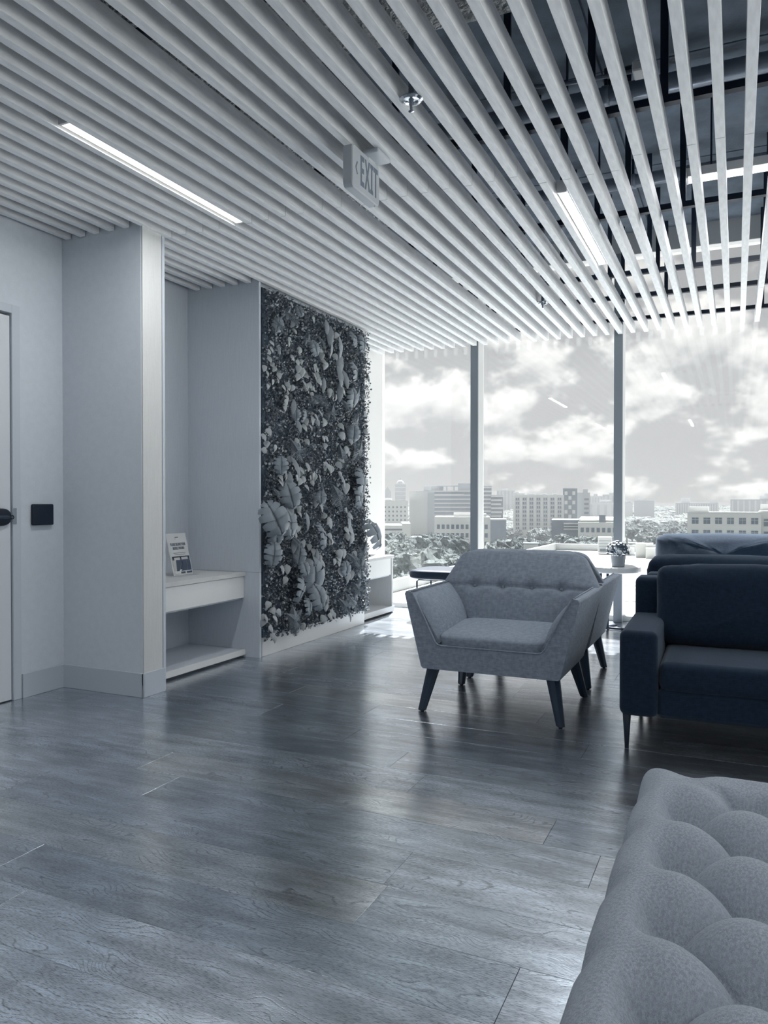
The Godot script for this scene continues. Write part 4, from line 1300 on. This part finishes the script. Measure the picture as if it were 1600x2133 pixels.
func lounge_chair(label: String) -> Node3D:
	var c := thing("lounge_chair", label, "chair")
	var st := begin(true)
	add_loft(st, [chair_ring(0.372, 0.0, 0.006), chair_ring(0.36, 0.0, 0.0), chair_ring(0.1, -0.08, 0.0), chair_ring(-0.15, -0.17, 0.0), chair_ring(-0.315, -0.235, 0.004)], true, false)
	st.set_smooth_group(-1)
	for e in [chair_ring(0.372, 0.0, 0.006), chair_ring(-0.315, -0.235, 0.004)]:
		# flat front and rear faces: left arm, right arm, rail
		for q in [[0, 1, 2, 12], [0, 12, 13, 14], [0, 14, 15, 17], [15, 16, 17, 17], [2, 3, 11, 12], [5, 4, 3, 11], [5, 11, 10, 9], [5, 9, 8, 6], [8, 7, 6, 6]]:
			quad(st, e[q[0]], e[q[1]], e[q[2]], e[q[3]])
	part(c, "shell", done(st), M["chair_cloth"])
	# inner arm pads
	for s in [-1.0, 1.0]:
		var rings := []
		for i in 9:
			var t := i / 8.0
			var z := lerpf(0.352, -0.30, t)
			var ring := PackedVector3Array()
			for k in 11:
				var q := k / 10.0
				var x := lerpf(0.292, 0.462, q)
				var y := lerpf(0.40, 0.683, q)
				var puff := 0.045 * pow(sin(PI * q), 0.8) * (1.0 - pow(absf(t * 2 - 1), 6.0)) + 0.004
				ring.append(Vector3(s * (x - puff * 0.86), y + puff * 0.3, z - 0.12 * t * q))
			for k in [10, 5, 0]:
				var q2: float = k / 10.0
				ring.append(Vector3(s * (lerpf(0.292, 0.462, q2) + 0.02), lerpf(0.40, 0.683, q2) - 0.012, z - 0.12 * t * q2))
			rings.append(ring)
		part(c, "arm_pad", loft(rings), M["chair_cloth"])
	part(c, "seat_cushion", cushion(Vector3(0.322, 0.052, 0.288), 0.34, 0.34, 0.0, 1, 44, 24), M["chair_cloth"], Vector3(0, 0.418, 0.078), Vector3(3.5, 0, 0))
	# backrest, a hexagon with a cross seam and four buttons
	var buttons := [-0.2775, -0.0925, 0.0925, 0.2775]
	var rows := 46
	var cols := 56
	var all := []
	for i in rows + 1:
		var t := float(i) / rows
		var y := lerpf(0.40, 0.884, t)
		var w: float
		if y < 0.69:
			w = lerpf(0.295, 0.492, (y - 0.40) / 0.29)
		else:
			w = lerpf(0.492, 0.385, (y - 0.69) / 0.194)
		var edge := clampf((0.884 - y) / 0.04, 0.0, 1.0)
		w -= 0.045 * (1.0 - sqrt(1.0 - (1.0 - edge) * (1.0 - edge)))
		var z := lerpf(-0.165, -0.362, (y - 0.42) / 0.464)
		var ring := PackedVector3Array()
		for k in cols + 1:
			var q := k / float(cols) * 2.0 - 1.0
			var x := w * q
			var puff := 0.05 * (1.0 - pow(absf(q), 5.0)) * pow(sin(PI * clampf(0.06 + 0.9 * t, 0, 1)), 0.5)
			puff -= 0.013 * exp(-pow((y - 0.664) / 0.009, 2.0)) * (1.0 - pow(absf(q), 8.0))
			for b in buttons:
				puff -= 0.03 * exp(-(pow((x - b) / 0.03, 2.0) + pow((y - 0.664) / 0.028, 2.0)))
			ring.append(Vector3(x, y + puff * 0.35, z + puff * 0.9))
		for k in 9:
			var q3 := 1.0 - k / 8.0 * 2.0
			ring.append(Vector3((w + 0.006) * q3, y - 0.012, z - 0.062 - 0.01 * (1.0 - q3 * q3)))
		all.append(ring)
	var back := part(c, "backrest", loft(all), M["chair_cloth"])
	for b in buttons:
		part(back, "button", cushion(Vector3(0.011, 0.011, 0.006), 0.9, 1.0, 0.0, 1, 12, 8), M["chair_cloth"], Vector3(b, 0.669, -0.252), Vector3(-23, 0, 0))
	# piping along the front edge
	var pipe := []
	for p in [Vector2(-0.452, 0.682), Vector2(-0.40, 0.58), Vector2(-0.315, 0.41), Vector2(-0.298, 0.393), Vector2(-0.275, 0.387), Vector2(0.275, 0.387), Vector2(0.298, 0.393), Vector2(0.315, 0.41), Vector2(0.40, 0.58), Vector2(0.452, 0.682)]:
		pipe.append(Vector3(p.x, p.y, 0.373))
	part(c, "piping", tube(pipe, 0.0045, 6), M["chair_cloth"])
	for s in [-1.0, 1.0]:
		part(c, "arm_piping", tube([Vector3(s * 0.462, 0.69, 0.365), Vector3(s * 0.462, 0.69, 0.1), Vector3(s * 0.462, 0.69, -0.39)], 0.004, 6), M["chair_cloth"])
		for f in [1.0, -1.0]:
			var top := Vector3(s * 0.345, 0.252, f * 0.30 if f > 0 else -0.255)
			var foot := Vector3(s * 0.398, 0.006, 0.352 if f > 0 else -0.345)
			var rr := []
			for i in 5:
				var t := i / 4.0
				var m := top.lerp(foot, t)
				var h := lerpf(0.036, 0.022, t)
				var ring := PackedVector3Array()
				for k in 8:
					var a := TAU * (k + 0.5) / 8
					ring.append(m + Vector3(cos(a) * h * 1.08, 0, sin(a) * h * 1.08))
				rr.append(ring)
			var leg := part(c, "leg", loft(rr, true, true, false), M["leg_wood"])
			part(leg, "glide", lathe([[0.011, 0.0], [0.012, 0.008]], 10), M["black"], foot - Vector3(0, 0.006, 0))
	return c

func sofa(label: String, at: Vector3, turn: float, mirrored: bool, top: float) -> Node3D:
	# origin at the front left corner on the floor; the seat faces local +z
	var o := thing("sofa", label, "sofa", at, turn)
	var L := 2.24
	var mc: Material = M["sofa_cloth"]
	var mk: Material = M["sofa_cushion"]
	for x in [0.0, L - 0.18]:
		part(o, "arm", rounded_box(Vector3(0.18, 0.42, 0.86), 0.035), mc, Vector3(x + 0.09, 0.367, -0.43))
	block(o, "base", mc, Vector3(0.175, 0.16, -0.86), Vector3(L - 0.175, 0.30, -0.012), 0.02)
	part(o, "back_frame", rounded_box(Vector3(L - 0.02, 0.55, 0.2), 0.03), mc, Vector3(L / 2, 0.502, -0.79))
	part(o, "seat_cushion", rounded_box(Vector3(L - 0.364, 0.145, 0.70), 0.045), mc, Vector3(L / 2, 0.361, -0.352))
	var lap := 0.0 if top < 0.865 else 0.165
	var hw := (L - 0.36 + 2 * lap) / 4.0
	for i in 2:
		var cx := 0.155 - lap + hw * (1 + 2 * i) + (0.0 if i == 0 else 0.02)
		part(o, "back_cushion", cushion(Vector3(hw + 0.02, (top - 0.42) / 2, 0.105 if top < 0.9 else 0.15), 0.62 if top < 0.9 else 0.85, 0.24, 0.02, 5 + i, 72, 26), mk, Vector3(cx, (0.425 if lap == 0.0 else 0.43) + (top - 0.42) / 2, -0.59 if top < 0.9 else -0.53), Vector3(-11 if top < 0.9 else -30, 0, 0))
	for x in [0.035, L - 0.035]:
		for z in [-0.035, -0.82]:
			var lg := tube([Vector3(0, 0.17, 0), Vector3(0, 0.09, 0), Vector3(0, 0, 0)], 0.021, 10, 0.010)
			part(o, "leg", lg, M["black"], Vector3(x, 0, z))
	return o

func rounded_box(s: Vector3, r: float) -> ArrayMesh:
	var key := "round%.3f,%.3f,%.3f,%.3f" % [s.x, s.y, s.z, r]
	if cache.has(key):
		return cache[key]
	var h := s / 2.0 - Vector3.ONE * r
	var rings := []
	var steps := 4
	# rings along y: quarter circles at the top and bottom
	var prof := []
	for i in steps + 1:
		var a := -PI / 2 + PI / 2 * i / steps
		prof.append([-h.y + sin(a) * r, cos(a) * r])
	for i in steps + 1:
		var a := PI / 2 * i / steps
		prof.append([h.y + sin(a) * r, cos(a) * r])
	for p in prof:
		var ring := PackedVector3Array()
		for cnr in 4:
			var sx: float = [1, -1, -1, 1][cnr]
			var sz: float = [1, 1, -1, -1][cnr]
			for i in steps + 1:
				var a := PI / 2 * cnr + PI / 2 * i / steps
				ring.append(Vector3(sx * h.x + cos(a) * p[1], p[0], sz * h.z + sin(a) * p[1]))
		rings.append(ring)
	cache[key] = loft(rings)
	return cache[key]

func tufted_bench() -> void:
	var o := thing("tufted_bench", "large grey button-tufted bench cushion with rounded edge", "bench", Vector3(-0.25, 0, -2.36))
	var w := 1.3
	var d := 1.75
	var top := 0.455
	var nx := 190
	var nz := 250
	var sx := 0.143
	var sz := 0.1335
	var bx := 0.14          # first column of buttons, from the left edge
	var bz := 0.34          # first button of that column, from the far edge
	var edge := 0.085
	var hts := []
	for i in nx + 1:
		var line := PackedFloat32Array()
		for j in nz + 1:
			var x := w * i / nx
			var z := d * j / nz
			var px := (x - bx) / sx
			var pz := (z - bz) / sz
			var a := (px + pz) / 2.0
			var b := (px - pz) / 2.0
			var fa := absf(sin(PI * a))
			var fb := absf(sin(PI * b))
			var puff := pow(fa, 0.45) * pow(fb, 0.6)
			var da := a - roundf(a)
			var db := b - roundf(b)
			var butt := exp(-(da * da + db * db) * 22.0)
			var k := clampf(-px / 0.45, 0.0, 1.0)
			if px < 0.0:
				# pleats run out to the edge and fade
				var fs := 1.0 - pow(absf(cos(PI * pz / 2.0)), 6.0) * 0.4 * (1.0 - k)
				puff = lerpf(puff, 0.9 * fs, smoothstep(0.0, 0.5, -px))
			if z < bz - sz:
				var k2 := clampf((bz - sz - z) / (bz - sz) * 1.5, 0.0, 1.0)
				var fs2 := 1.0 - pow(absf(cos(PI * (px - 1.0) / 2.0)), 6.0) * 0.4 * (1.0 - k2)
				puff = lerpf(puff, 0.9 * fs2, smoothstep(0.0, 0.6, k2))
			line.append(top - 0.08 + 0.08 * puff - 0.026 * butt)
		hts.append(line)
	var st := begin(true)
	var pos := func(i: int, j: int) -> Vector3:
		var x: float = w * i / nx
		var z: float = d * j / nz
		var y: float = hts[i][j]
		var m := minf(minf(x, w - x), minf(z, d - z))
		if m < edge:
			var q := 1.0 - m / edge
			y -= edge * (1.0 - sqrt(maxf(0.0, 1.0 - q * q)))
		return Vector3(x, y, z)
	for i in nx:
		for j in nz:
			quad(st, pos.call(i, j), pos.call(i, j + 1), pos.call(i + 1, j + 1), pos.call(i + 1, j))
	part(o, "tufted_top", done(st), M["tufted_cloth"])
	part(o, "body", rounded_box(Vector3(w + 0.006, 0.24, d + 0.006), 0.03), M["tufted_cloth"], Vector3(w / 2, 0.245, d / 2))
	for i in 4:
		for j in 10:
			if (i + j) % 2 == 0:
				var x := bx + sx * i
				var z := bz + sz * (j - 1) + sz
				if z < d - 0.1:
					part(o, "button", cushion(Vector3(0.012, 0.012, 0.005), 0.9, 1.0, 0.0, 1, 12, 8), M["tufted_cloth"], Vector3(x, top - 0.102, z), Vector3(90, 0, 0))
	for x in [0.12, w - 0.12]:
		for z in [0.12, d - 0.12]:
			part(o, "leg", tube([Vector3(0, 0.13, 0), Vector3(0, 0, 0)], 0.03, 12, 0.02), M["leg_wood"], Vector3(x, 0, z))

func stool() -> void:
	var o := thing("low_stool", "low black padded stool on thin metal legs by the glass", "stool", Vector3(-2.72, 0, -7.5))
	part(o, "seat_pad", cushion(Vector3(0.36, 0.055, 0.3), 0.4, 0.42, 0.008, 3), M["black_leather"], Vector3(0, 0.465, 0))
	for z in [-0.2, 0.2]:
		part(o, "frame_loop", tube([Vector3(-0.27, 0.0, z), Vector3(-0.27, 0.2, z), Vector3(-0.27, 0.39, z), Vector3(-0.25, 0.41, z), Vector3(0, 0.412, z), Vector3(0.25, 0.41, z), Vector3(0.27, 0.39, z), Vector3(0.27, 0.2, z), Vector3(0.27, 0.0, z)], 0.009, 8), M["black_metal"])
	for x in [-0.2, 0.2]:
		part(o, "cross_bar", tube([Vector3(x, 0.412, -0.2), Vector3(x, 0.412, 0.2)], 0.008, 8), M["black_metal"])

# ---------------------------------------------------------------- small things
func build_small_things() -> void:
	# round table
	var t := thing("side_table", "round pale side table on dark posts and a star foot", "table", Vector3(-1.05, 0, -7.5))
	part(t, "table_top", lathe([[0.02, 0.545], [0.225, 0.545], [0.247, 0.552], [0.25, 0.562], [0.25, 0.59], [0.247, 0.598], [0.242, 0.601], [0.02, 0.602]], 48), M["table_top"])
	for k in 3:
		var a := TAU * k / 3.0 + 0.35
		part(t, "post", tube([Vector3(cos(a) * 0.07 - 0.12, 0.012, sin(a) * 0.07), Vector3(cos(a) * 0.07 - 0.12, 0.545, sin(a) * 0.07)], 0.013, 10), M["black_metal"])
	for k in 4:
		var a := TAU * k / 4.0 + 0.25
		part(t, "foot_bar", tube([Vector3(-0.12 - cos(a) * 0.05, 0.012, -sin(a) * 0.05), Vector3(-0.06 + cos(a) * 0.24, 0.010, sin(a) * 0.2)], 0.010, 8), M["black_metal"])
	# potted flowers
	var p := thing("potted_flower", "small pot of white flowers on the round table", "plant", Vector3(-1.0, 0.602, -7.42))
	part(p, "pot", lathe([[0.052, 0.0], [0.058, 0.004], [0.068, 0.10], [0.07, 0.105], [0.066, 0.108], [0.058, 0.095], [0.01, 0.09]], 28), M["pot"])
	var r := RandomNumberGenerator.new()
	r.seed = 4
	var st := begin()
	for i in 260:
		var d := Vector3(r.randf_range(-1, 1), r.randf_range(-0.35, 1), r.randf_range(-1, 1)).normalized()
		var c := Vector3(0, 0.15, 0) + d * Vector3(0.095, 0.075, 0.095) * r.randf_range(0.4, 1.0)
		var u := d.cross(Vector3(r.randf(), r.randf(), r.randf())).normalized() * 0.009
		var v := (d + Vector3(r.randf_range(-0.6, 0.6), r.randf_range(-0.4, 0.6), 0)).normalized() * 0.026
		quad(st, c - u, c + v * 0.5 - u * 1.3, c + v, c + v * 0.5 + u * 1.3)
	part(p, "foliage", done(st), M["plant_leaf"])
	var petal := begin()
	for k in 5:
		var a := TAU * k / 5
		var b := TAU * (k + 0.45) / 5
		var c2 := TAU * (k - 0.45) / 5
		quad(petal, Vector3(0, 0, 0), Vector3(cos(c2), 0.25, sin(c2)) * 0.7, Vector3(cos(a), 0.3, sin(a)), Vector3(cos(b), 0.25, sin(b)) * 0.7)
	var pm := done(petal)
	for i in 46:
		var d := Vector3(r.randf_range(-1, 1), r.randf_range(-0.15, 1), r.randf_range(-0.9, 1)).normalized()
		var f := part(p, "flower", pm, M["petal"], Vector3(0, 0.155, 0) + d * Vector3(0.112, 0.088, 0.112))
		f.basis = Basis(Quaternion(Vector3.UP, (d + Vector3(0.001, 0.1, 0)).normalized()))
		f.scale = Vector3.ONE * r.randf_range(0.009, 0.015)
	# card reader
	var cr := thing("card_reader", "square black card reader on the wall beside the door", "card reader", Vector3(-3.98, 1.126, -3.466))
	part(cr, "case", rounded_box(Vector3(0.025, 0.132, 0.158), 0.008), M["black"], Vector3(0.0127, 0, 0))
	for i in 3:
		for j in 3:
			part(cr, "key_dot", box(Vector3(0.001, 0.003, 0.003)), M["leg_wood"], Vector3(0.0255, 0.015 - i * 0.014, -0.014 - j * 0.012))
	build_exit_sign()
	build_flyer()
	for s in [[Vector3(-1.238, SLAT_LOW, -2.957), "chrome sprinkler head with round plate beside the exit sign"], [Vector3(-1.483, SLAT_LOW, -6.4), "chrome sprinkler head near the glass front"]]:
		var sp := thing("sprinkler", s[1], "sprinkler", s[0])
		part(sp, "plate", lathe([[0.01, 0.004], [0.03, 0.006], [0.032, -0.006], [0.038, -0.008], [0.048, -0.001], [0.049, -0.004], [0.04, -0.012], [0.03, -0.013], [0.026, -0.004], [0.01, -0.003]], 32), M["chrome"])
		part(sp, "stem", lathe([[0.012, 0.9], [0.012, 0.0], [0.009, -0.012], [0.006, -0.02], [0.006, -0.042], [0.004, -0.05]], 12), M["pipe"])
		part(sp, "deflector", lathe([[0.002, -0.048], [0.012, -0.05], [0.012, -0.053], [0.002, -0.056]], 12), M["chrome"])

func lettering(parent: Node3D, called: String, text: String, height: float, width: float, mat: Material, at: Vector3, rot: Vector3, bold := false) -> void:
	var f := SystemFont.new()
	f.font_names = PackedStringArray(["Droid Sans"])
	f.font_weight = 700 if bold else 400
	var tm := TextMesh.new()
	tm.font = f
	tm.text = text
	tm.font_size = 64
	tm.pixel_size = 0.01
	tm.depth = 0.02
	tm.curve_step = 2.0
	var bb := tm.get_aabb()
	var p := part(parent, called, tm, mat, at, rot)
	p.scale = Vector3(width / maxf(bb.size.x, 0.001), height / 0.46, 0.05)

func build_exit_sign() -> void:
	var o := thing("exit_sign", "pale exit sign with grey letters and arrow under the slats", "exit sign", Vector3(-1.64, 2.665, -3.30))
	var rings := []
	for e in [[-0.026, 0.006], [-0.022, 0.0], [0.022, 0.0], [0.026, 0.005]]:
		var ring := PackedVector3Array()
		var hz: float = 0.147 - e[1]
		var hy: float = 0.1 - e[1]
		for c in 4:
			for i in 5:
				var a := PI / 2 * c + PI / 2 * i / 4
				var rad := 0.022
				var cz: float = [1, -1, -1, 1][c] * (hz - rad)
				var cy: float = [1, 1, -1, -1][c] * (hy - rad)
				ring.append(Vector3(e[0], 0.1 + cy + sin(a) * rad, cz + cos(a) * rad))
		rings.append(ring)
	part(o, "case", loft(rings, true, true, false), M["plastic"])
	lettering(o, "lettering", "EXIT", 0.142, 0.19, M["sign_letter"], Vector3(0.0262, 0.1, -0.028), Vector3(0, 90, 0), true)
	for s in [-1.0, 1.0]:
		part(o, "arrow_stroke", box(Vector3(0.001, 0.034, 0.009)), M["sign_letter"], Vector3(0.0264, 0.1 + s * 0.0145, 0.104), Vector3(-s * 28, 0, 0))
	part(o, "screw", lathe([[0.003, -0.001], [0.003, 0.002]], 8), M["black"], Vector3(0.012, 0.0, -0.118))
	part(o, "canopy", rounded_box(Vector3(0.085, 0.022, 0.15), 0.009), M["plastic"], Vector3(0.055, 0.208, -0.055))
	part(o, "neck", rounded_box(Vector3(0.04, 0.03, 0.08), 0.008), M["plastic"], Vector3(0.01, 0.203, -0.055))

func build_flyer() -> void:
	var o := thing("notice_stand", "white notice about silencing phones in a tilted clear stand", "sign", Vector3(-3.715, 0.662, -4.51))
	var tilt := Node3D.new()
	tilt.name = "notice_panel"
	o.add_child(tilt)
	tilt.position = Vector3(0, 0.004, 0)
	tilt.rotation_degrees = Vector3(0, 90, 15)
	tilt.basis = Basis(Vector3.BACK, deg_to_rad(14.0)) * Basis(Vector3.UP, PI / 2)
	var w := 0.215
	var h := 0.315
	block(tilt, "clear_sheet", M["acrylic"], Vector3(-w / 2 - 0.003, 0, 0.0012), Vector3(w / 2 + 0.003, h + 0.003, 0.0032))
	block(tilt, "paper", M["paper"], Vector3(-w / 2, 0.002, 0), Vector3(w / 2, h, 0.001))
	lettering(tilt, "heading", "PLEASE SILENCE YOUR", 0.021, 0.165, M["ink"], Vector3(0.0, 0.232, 0.0038), Vector3.ZERO, true)
	lettering(tilt, "heading", "MOBILE PHONES", 0.021, 0.125, M["ink"], Vector3(0.0, 0.203, 0.0038), Vector3.ZERO, true)
	block(tilt, "logo_mark", M["ink"], Vector3(-0.02, 0.283, 0.0034), Vector3(0.018, 0.289, 0.0038))
	block(tilt, "small_print", M["sign_letter"], Vector3(-0.068, 0.166, 0.0034), Vector3(0.07, 0.169, 0.0037))
	block(tilt, "small_print", M["sign_letter"], Vector3(-0.058, 0.154, 0.0034), Vector3(0.06, 0.157, 0.0037))
	# printed picture: two figures in dark jackets
	var im := Image.create(96, 80, false, Image.FORMAT_RGB8)
	im.fill(Color8(70, 84, 102))
	im.fill_rect(Rect2i(0, 0, 96, 10), Color8(34, 50, 70))
	im.fill_rect(Rect2i(10, 5, 32, 12), Color8(206, 206, 202))
	im.fill_rect(Rect2i(50, 5, 36, 11), Color8(206, 207, 205))
	for y in 80:
		for x in 96:
			if y > 16 and x < 18 - (y - 16) / 9:
				im.set_pixel(x, y, Color8(196, 198, 196))
			if y > 24 and absi(x - 50 + (y - 24) / 3) < 3:
				im.set_pixel(x, y, Color8(38, 54, 74))
			if y > 20 and absi(x - 76 + (y - 20) / 12) < 2:
				im.set_pixel(x, y, Color8(98, 110, 124))
			if y > 30 and y < 66 and absi(x - 44 + (y - 30) / 3) < 1:
				im.set_pixel(x, y, Color8(190, 194, 196))
			if y > 60 and y < 64 + x / 8 and x > 18 and x < 52 and absi(x + y - 98) < 6:
				im.set_pixel(x, y, Color8(226, 226, 222))
	im.fill_rect(Rect2i(0, 68, 96, 3), Color8(230, 230, 226))
	im.fill_rect(Rect2i(0, 71, 34, 9), Color8(222, 222, 218))
	im.fill_rect(Rect2i(58, 72, 8, 8), Color8(222, 222, 218))
	var pm := plain(Color.WHITE, 0.45)
	pm.albedo_texture = ImageTexture.create_from_image(im)
	var q := begin()
	var a := Vector3(-0.092, 0.012, 0.0034)
	var b := Vector3(0.1, 0.142, 0.0034)
	for v in [[a.x, a.y, 0, 1], [a.x, b.y, 0, 0], [b.x, b.y, 1, 0], [a.x, a.y, 0, 1], [b.x, b.y, 1, 0], [b.x, a.y, 1, 1]]:
		q.set_uv(Vector2(v[2], v[3]))
		q.add_vertex(Vector3(v[0], v[1], 0.0036))
	part(tilt, "printed_picture", done(q), pm)
	block(o, "stand_foot", M["acrylic"], Vector3(-0.03, 0.0, -w / 2), Vector3(0.055, 0.003, w / 2))
